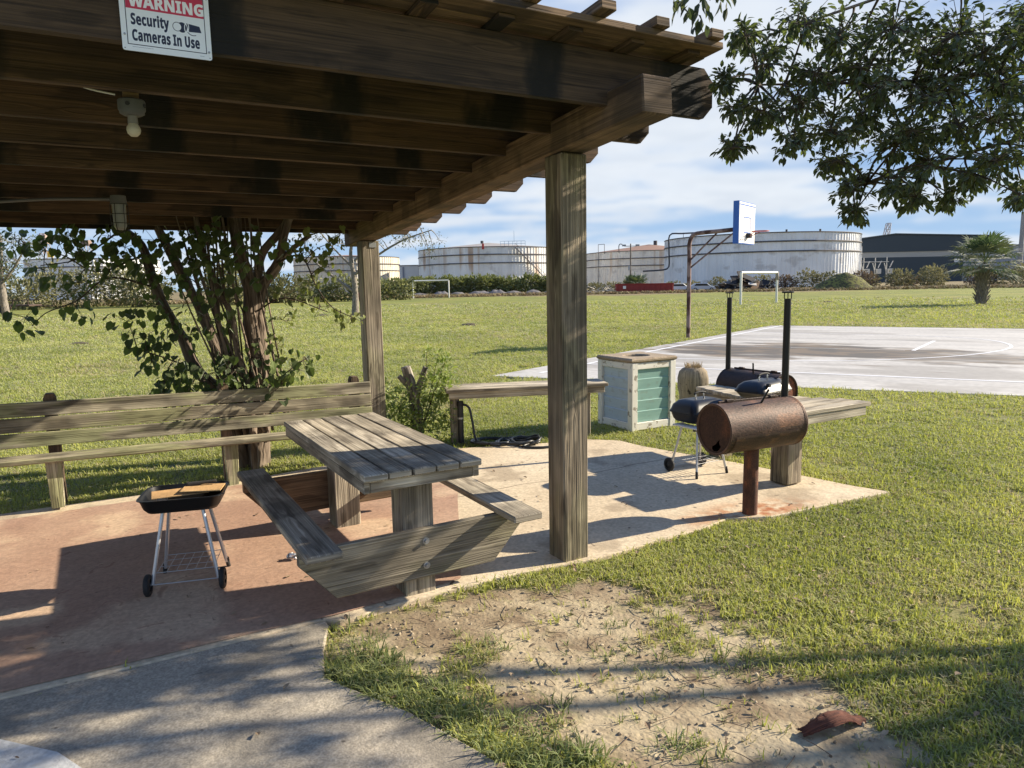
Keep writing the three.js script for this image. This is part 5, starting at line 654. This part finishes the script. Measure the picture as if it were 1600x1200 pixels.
lattice('derrick', 'far lattice derrick with yellow panel seen through leaves', -257, -400, 8, 2.6, 0, 34.5, 7, 0, plain(0.34, 0.28, 0.25, 0.8), (t) => { mesh('crown_block', at(board(3.6, 5, 3, 0.1), 0, 31.5, 0), plain(0.55, 0.42, 0.36, 0.8), t); mesh('yellow_panel', at(board(3.4, 3.0, 0.6, 0.1), 3.2, 23, 1), plain(0.6, 0.45, 0.04, 0.7), t); });
lattice('derrick', 'second far lattice derrick topped by a dark cabin', -234, -400, 7, 3, 0, 28, 6, 0, plain(0.32, 0.30, 0.30, 0.8), (t) => mesh('cabin', at(board(4.6, 3.0, 3.4, 0.1), 0, 29, 0), plain(0.22, 0.16, 0.13, 0.8), t));
lattice('crane_boom', 'leaning lattice crane boom showing above the warehouse roof', 205.2, -400, 4.6, 1.8, 0, 31.5, 9, 4.5, plain(0.42, 0.38, 0.36, 0.8));
// ---------- poles, goals, hoop ----------
{
  const t = thing('floodlight_pole', 'wooden pole with two floodlights before the russet roofed tank', 'pole', [25.2, -0.1, -150]); mesh('pole', rod([0, 0, 0], [0, 9.8, 0], 0.17, 8, 0.12), plain(0.13, 0.11, 0.09, 0.9), t); mesh('crossarm', rod([-1.3, 9.3, 0], [1.3, 9.3, 0], 0.07, 5), M.pipe, t); for (const s of [-1, 1]) mesh('floodlight', at(board(0.8, 0.35, 0.4, 0.03), s * 1.4, 9.45, 0.2), plain(0.3, 0.32, 0.34, 0.6), t); mesh('meter_box', at(board(0.4, 0.9, 0.3, 0.02), -0.3, 4.8, 0.2), plain(0.35, 0.36, 0.37, 0.7), t);
}
function goal(label, a, b, h, r) { const t = thing('soccer_goal', label, 'goal', [a[0], -0.05, a[1]]), dx = b[0] - a[0], dz = b[1] - a[1]; mesh('goal_post', rod([0, 0, 0], [0, h, 0], r, 10), M.whitePaint, t); mesh('goal_post', rod([dx, 0, dz], [dx, h, dz], r, 10), M.whitePaint, t); mesh('crossbar', rod([0, h, 0], [dx, h, dz], r, 10), M.whitePaint, t); return t; }
{
  const t = goal('white soccer goal frame standing beyond the court', [16.31, -50.6], [20.45, -54.9], 2.3, 0.085); mesh('joint_stub', rod([4.14, 2.3, -4.29], [4.14, 1.75, -4.29], 0.13, 8), plain(0.30, 0.26, 0.22, 0.8), t);
  goal('white soccer goal frame by the far hedge', [-14.65, -108], [-9.3, -108.6], 2.6, 0.1);
}
{
  const a = [0.805, 0.593], t = thing('basketball_hoop', 'rusty gooseneck basketball hoop with blue edged white backboard', 'basketball hoop', [5.38, -0.03, -21.55], Math.atan2(-a[1], a[0])); // local x runs towards the court
  const rp = new THREE.MeshStandardMaterial({ map: tex(128, 512, (i, j) => { const n = fbm(i / 24, j / 40, 951, 4); return mix3([138, 118, 112], [70, 46, 38], sstep(0.42, 0.68, n)); }, { rep: [1, 0.3] }), roughness: 0.8 });
  mesh('pole', limb([[0, 0, 0], [0, 1.2, 0], [0, 2.4, 0], [0.01, 2.92, 0], [0.12, 3.1, 0], [0.35, 3.14, 0], [0.9, 3.16, 0], [1.55, 3.19, 0]], 0.062, 0.062, 14, 6), rp, t);
  for (const [y, x] of [[2.36, 0.85], [2.13, 1.38]]) mesh('strut', rod([0.03, y, 0], [x, 3.13, 0], 0.025, 8), rp, t);
  mesh('backboard', at(board(0.035, 1.12, 1.35, 0.005), 1.69, 3.33, 0), plain(0.74, 0.72, 0.66, 0.5), t); const fr = M.blue;
  for (const s of [-1, 1]) { mesh('board_frame', at(board(0.16, 1.14, 0.02, 0.003), 1.62, 3.33, s * 0.686), fr, t); mesh('board_frame', at(board(0.16, 0.02, 1.39, 0.003), 1.62, 3.33 + s * 0.571, 0), fr, t); }
  const tape = (cy, cz, h, w) => { for (const s of [-1, 1]) { mesh('target_line', at(board(0.004, h, 0.028, 0.001), 1.712, cy, cz + s * w / 2), fr, t); mesh('target_line', at(board(0.004, 0.028, w, 0.001), 1.7125, cy + s * h / 2, cz), fr, t); } }; tape(3.28, 0, 0.42, 0.55); mesh('target_line', at(board(0.004, 0.03, 1.3, 0.001), 1.712, 3.82, 0), fr, t);
  const red = plain(0.36, 0.05, 0.035, 0.6); mesh('rim_bracket', at(board(0.12, 0.13, 0.16, 0.01), 1.77, 2.98, 0), M.blackIron, t); mesh('rim', at(new THREE.TorusGeometry(0.23, 0.012, 8, 28), 2.08, 3.09, 0, PI / 2 - 0.0, 0, 0), red, t); for (const s of [-1, 1]) mesh('rim_brace', rod([1.78, 2.95, s * 0.05], [2.0, 3.085, s * 0.2], 0.009, 6), red, t);
}
// ---------- far odds and ends ----------
{
  const t = thing('dumpster', 'long red roll-off dumpster at the field edge', 'dumpster', [22.6, -0.1, -121], R(-3)), red = plain(0.26, 0.032, 0.025, 0.7); mesh('box', at(loft([rrect(9.4, 2.4, 0.05, 0.15), rrect(9.6, 2.5, 0.05, 1.55), rrect(9.3, 2.2, 0.05, 1.55), rrect(9.1, 2.1, 0.05, 0.4)]), 0, 0, 0), red, t); for (let k = 0; k < 11; k++) mesh('rib', at(board(0.14, 1.3, 0.12, 0.02), -4.5 + k * 0.9, 0.85, 1.27), red, t); mesh('top_rail', at(board(9.7, 0.14, 0.12, 0.02), 0, 1.54, 1.29), red, t); mesh('label_plate', at(board(0.5, 0.5, 0.03, 0.01), -3.4, 1.0, 1.35), M.whitePaint, t);
  const car = (label, x, z, turn, paint) => { const c = thing('parked_car', label, 'car', [x, -0.08, z], turn), pr = [[-2.2, 0.35], [2.2, 0.35], [2.25, 0.75], [1.3, 0.95], [0.7, 1.42], [-1.3, 1.45], [-2.0, 1.0], [-2.25, 0.9]]; mesh('body', at(extrude(pr, 1.7, 0.06), 0, 0, -0.85), paint, c); mesh('side_window', at(extrude([[-1.5, 1.0], [1.05, 1.0], [0.6, 1.36], [-1.2, 1.38]], 0.03, 0), 0, 0, 0.84), M.enamel, c); for (const x2 of [-1.35, 1.4]) for (const s of [-1, 1]) { const w = mesh('wheel', at(new THREE.CylinderGeometry(0.33, 0.33, 0.2, 16), x2, 0.33, s * 0.78, PI / 2), M.rubber, c); mesh('rim', at(new THREE.CylinderGeometry(0.19, 0.19, 0.22, 12), x2, 0.33, s * 0.78, PI / 2), M.alu, w); } };
  car('white car parked beside the end of the red dumpster', 29.6, -126, R(4), plain(0.66, 0.68, 0.70, 0.35)); car('silver car parked between the white car and scrap heap', 33.6, -125, R(-8), plain(0.5, 0.54, 0.58, 0.35)); car('grey car parked behind the red dumpster', 23.6, -127.5, R(6), plain(0.5, 0.5, 0.5, 0.4));
  const s = thing('scrap_heap', 'heap of dark torn roofing and scrap boards behind the goal', 'scrap heap', [40.8, -0.1, -121]), r = rng(1601), cm = [plain(0.02, 0.02, 0.022, 0.9), plain(0.12, 0.11, 0.10, 0.9), plain(0.42, 0.40, 0.36, 0.8), plain(0.2, 0.13, 0.08, 0.9)];
  for (let k = 0; k < 70; k++) { const x = (r() - 0.5) * 11, h = 2.5 * Math.exp(-((x + 1.5) ** 2) / 9) + 0.3; mesh('scrap_piece', at(board(0.8 + r() * 2.6, 0.05 + r() * 0.1, 0.4 + r() * 1.2, 0.01), x, r() * h, (r() - 0.5) * 2.4, (r() - 0.5) * 1.4, r() * 3, (r() - 0.5) * 1.2), cm[k % 7 < 3 ? 0 : k % 4], s); }
  const moundG = (w, d, h, seed) => { const g = new THREE.CircleGeometry(1, 40, 0, 2 * PI), pos = [], idx = [], uv = []; void g; const N = 24, K = 8; for (let j = 0; j <= K; j++) for (let i = 0; i <= N; i++) { const f = j / K, a = i / N * 2 * PI, hh = h * Math.pow(1 - f * f, 1.3) * (0.75 + 0.5 * vn(Math.cos(a) * f * 4, Math.sin(a) * f * 4, seed)); pos.push(Math.cos(a) * f * w, hh, Math.sin(a) * f * d); uv.push(f, a); } for (let j = 0; j < K; j++) for (let i = 0; i < N; i++) { const a = j * (N + 1) + i, b = a + N + 1; idx.push(a, a + 1, b, b, a + 1, b + 1); } const q = new THREE.BufferGeometry(); q.setAttribute('position', new THREE.Float32BufferAttribute(pos, 3)); q.setAttribute('uv', new THREE.Float32BufferAttribute(uv, 2)); q.setIndex(idx); q.computeVertexNormals(); return q; };
  const em = new THREE.MeshStandardMaterial({ map: tex(256, 256, (i, j) => { const n = fbm(i / 20, j / 20, 1611, 4); return mix3([70, 66, 46], [112, 112, 58], sstep(0.42, 0.6, n)); }, { rep: [2, 1] }), roughness: 1 });
  const mo = mesh('earth_mound', moundG(5.4, 3.2, 2.7, 3), em); mo.position.set(53, -0.1, -114); tag(mo, 'overgrown dark earth mound at the field edge', 'mound');
  const rub = plain(0.16, 0.15, 0.15, 1); for (let k = 0; k < 9; k++) { const m = mesh('rubble_heap', moundG(2.2 + r(), 1.2, 0.55 + r() * 0.4, 20 + k), rub); m.position.set(-20 + k * 3.4 + r(), -0.1, -131 + r() * 2); tag(m, 'low grey rubble heap in front of the hedge', 'rubble heap', 'rubble heaps before the hedge'); }
  const tr = thing('flatbed_trailer', 'rusty flatbed utility trailer parked beyond the field', 'trailer', [-44.5, -0.06, -62], R(4)), rm = plain(0.07, 0.045, 0.035, 0.9);
  mesh('deck', at(board(6.4, 0.14, 1.9, 0.02), 0, 0.78, 0), rm, tr); for (const s of [-1, 1]) mesh('side_rail', at(board(6.4, 0.07, 0.07, 0.01), 0, 1.25, s * 0.92), rm, tr); for (let k = 0; k < 6; k++) mesh('stake', at(board(0.07, 0.5, 0.07, 0.01), -3.1 + k * 1.24, 1.02, 0.92), rm, tr); for (const x of [1.2]) { const w = mesh('wheel', at(new THREE.TorusGeometry(0.32, 0.13, 10, 24), x, 0.46, 1.05), M.rubber, tr); mesh('rim', at(new THREE.CylinderGeometry(0.25, 0.25, 0.14, 16), x, 0.46, 1.05, PI / 2), plain(0.5, 0.5, 0.5, 0.6), w); mesh('fender', at(new THREE.TorusGeometry(0.56, 0.05, 6, 20, PI), x, 0.5, 1.05), rm, tr); } mesh('hitch', at(board(1.6, 0.1, 0.1, 0.01), 3.9, 0.7, 0), rm, tr);
  const ys = mesh('yellow_slide', at(board(0.7, 3.4, 0.12, 0.03), -35.9, 1.1, -48.5, 0, 0, 0.28), plain(0.6, 0.42, 0.02, 0.5)); tag(ys, 'sloping yellow slide panel beside the pale tree trunk', 'slide');
  const sub = (x, z, label) => { const q = thing('substation_frame', label, 'electrical frame', [x, -0.1, z]), gm = plain(0.42, 0.42, 0.40, 0.6); for (const dx of [0, 3.2, 6.4]) { mesh('post', rod([dx, 0, 0], [dx, 7.4, 0], 0.11, 6), gm, q); mesh('insulator', rod([dx + 0.7, 4.6, 0.4], [dx + 1.5, 6.4, 0.4], 0.11, 6), plain(0.55, 0.54, 0.52, 0.5), q); mesh('bushing', rod([dx - 0.2, 3.4, 0.4], [dx - 0.9, 5.9, 0.4], 0.09, 6), gm, q); mesh('switch_box', at(board(1.1, 1.4, 0.9, 0.05), dx + 0.9, 3.6, 0.2), gm, q); } mesh('crossbeam', rod([-0.5, 6.2, 0], [7, 6.2, 0], 0.1, 5), gm, q); };
  sub(98.5, -200, 'grey electrical switching frame before the warehouse beside white tank'); 
  const bl = thing('branch_pile', 'pile of bleached dead branches near the red dumpster', 'branch pile', [14.2, -0.1, -118]), bm = plain(0.42, 0.39, 0.34, 0.9); for (let k = 0; k < 26; k++) { const x = (r() - 0.5) * 5, y = r() * 0.9; mesh('branch', limb([[x, y, (r() - 0.5) * 1.5], [x + (r() - 0.5) * 1.5, y + 0.3 * r(), (r() - 0.5) * 1.5], [x + (r() - 0.5) * 4, y + r() * 0.9, (r() - 0.5) * 1.5]], 0.09, 0.03, 5, 3), bm, bl); }
  const red2 = thing('red_machine', 'rusty red farm implement behind the sparse tree', 'machine', [-16.6, -0.1, -80]); red2.scale.setScalar(0.62); mesh('frame', at(board(3.2, 0.35, 1.2, 0.05), 0, 1.15, 0), plain(0.25, 0.04, 0.03, 0.8), red2); mesh('hopper', at(loft([rrect(1.4, 1.0, 0.1, 1.3), rrect(2.0, 1.4, 0.1, 2.0)]), 0, 0, 0), plain(0.25, 0.04, 0.03, 0.8), red2); for (const x of [-1, 1.0]) mesh('wheel', at(new THREE.TorusGeometry(0.5, 0.09, 8, 20), x, 0.6, 0.7), plain(0.5, 0.4, 0.32, 0.8), red2);
}
{ // litter near the camera
  const r = rng(1701);
  { // curled strip of fibrous bark
    const pos = [], uv = [], idx = [], N = 26, K = 10; for (const side of [0, 1]) for (let i = 0; i <= N; i++) for (let k = 0; k <= K; k++) { const f = i / N, a = lerp(-1.25, 1.25, k / K), w = 0.034 * (0.7 + 0.5 * Math.sin(f * PI)) * (1 + 0.25 * (vn(f * 9, k * 2, 77) - 0.5)), th = (side ? -0.004 : 0) + 0.004 * vn(f * 3, k * 3.3, 79), arch = 0.052 * Math.sin(Math.min(1, f * 1.15) * PI), r1 = w + th; pos.push(f * 0.29 + 0.012 * (vn(k * 2, i, 83) - 0.5), arch + Math.cos(a) * r1 * 0.55 - 0.012, Math.sin(a) * r1 + 0.02 * Math.sin(f * 5)); uv.push(k / K, f); }
    const S = (N + 1) * (K + 1); for (const side of [0, 1]) for (let i = 0; i < N; i++) for (let k = 0; k < K; k++) { const a = side * S + i * (K + 1) + k, b = a + K + 1; side ? idx.push(a, a + 1, b, b, a + 1, b + 1) : idx.push(a, b, a + 1, b, b + 1, a + 1); }
    const g = new THREE.BufferGeometry(); g.setAttribute('position', new THREE.Float32BufferAttribute(pos, 3)); g.setAttribute('uv', new THREE.Float32BufferAttribute(uv, 2)); g.setIndex(idx); g.computeVertexNormals();
    const fibre = (i, j) => { const s = vn(i / 1.6, j / 60, 1711), n = fbm(i / 12, j / 30, 1713, 3); return s * 0.7 + n * 0.3; };
    const bk = mesh('palm_bark', g, new THREE.MeshStandardMaterial({ map: tex(128, 256, (i, j) => mix3([52, 26, 20], [138, 82, 56], fibre(i, j))), bumpMap: tex(128, 256, (i, j) => { const v = 255 * fibre(i, j); return [v, v, v]; }, { data: true }), bumpScale: 0.004, roughness: 0.9, side: THREE.DoubleSide })); bk.position.set(1.08, -0.012, -2.5); bk.rotation.y = R(12); tag(bk, 'curled reddish brown bark piece on sandy soil', 'bark');
  }
  const foil = mesh('crumpled_foil', at(new THREE.IcosahedronGeometry(0.028, 2), 0, 0, 0), M.chrome); { const p = foil.geometry.attributes.position; for (let i = 0; i < p.count; i++) { const k = 0.65 + 0.7 * hash(Math.round(p.getX(i) * 900), Math.round(p.getY(i) * 900) + Math.round(p.getZ(i) * 700), 5); p.setXYZ(i, p.getX(i) * k * 1.2, p.getY(i) * k * 0.8, p.getZ(i) * k); } foil.geometry.computeVertexNormals(); } foil.position.set(-1.41, 0.024, -4.3); tag(foil, 'crumpled shiny foil scrap on the red floor', 'foil');
  const list = []; for (let k = 0; k < 900; k++) { const x = -3 + r() * 7, z = -2.2 - r() * 5; const [u, v] = w2uv(x, z), on = inside(PATIO, u, v) || inside(PATH, u, v); if (on && r() < 0.72) continue; const e = new THREE.Quaternion().setFromEuler(new THREE.Euler(-PI / 2 + (r() - 0.5) * 0.7, r() * 6.28, (r() - 0.5) * 0.6, 'YXZ')); list.push({ p: [x, on ? 0.012 : 0.004 + r() * 0.02, z], q: e, s: 0.018 + r() * 0.03, c: mix3([0.10, 0.06, 0.035], [0.36, 0.27, 0.17], r()) }); }
  const fl = mesh('fallen_leaves', leafMesh(list, TO), new THREE.MeshStandardMaterial({ vertexColors: true, roughness: 0.9, side: THREE.DoubleSide })); tag(fl, 'scattered dry fallen leaves over soil and concrete', 'leaves', null, 'stuff');
  const tw = []; for (let k = 0; k < 120; k++) { const x = -0.8 + r() * 2.3, z = -2.25 - r() * 1.5, a = r() * 6.28, l = 0.04 + r() * 0.13; if (inside(PATIO, ...w2uv(x, z)) || inside(PATH, ...w2uv(x, z))) continue; tw.push(limb([[x, -0.018, z], [x + Math.cos(a) * l * 0.5, -0.008, z + Math.sin(a) * l * 0.5 + 0.01], [x + Math.cos(a) * l, -0.018, z + Math.sin(a) * l]], 0.0024, 0.0012, 4, 2)); }
  tag(mesh('dead_twigs', merge(tw), plain(0.16, 0.11, 0.07, 1)), 'thin dead twigs scattered across the bare soil', 'twigs', null, 'stuff');
  for (let k = 0; k < 9; k++) { const a = r() * 1.3 - 0.55, d = 26 + r() * 34, m = mesh('mole_hill', new THREE.SphereGeometry(0.16 + r() * 0.14, 10, 6, 0, 2 * PI, 0, PI / 2), plain(0.07, 0.055, 0.035, 1)); m.geometry.scale(1.5, 0.45, 1); m.position.set(Math.sin(a) * d, -0.056, -Math.cos(a) * d); if (inside(COURT, m.position.x, m.position.z)) m.position.z -= 16; tag(m, 'small dark soil mound on the lawn', 'soil mound', 'soil mounds on the lawn'); }
}
renderer.render(scene, camera);
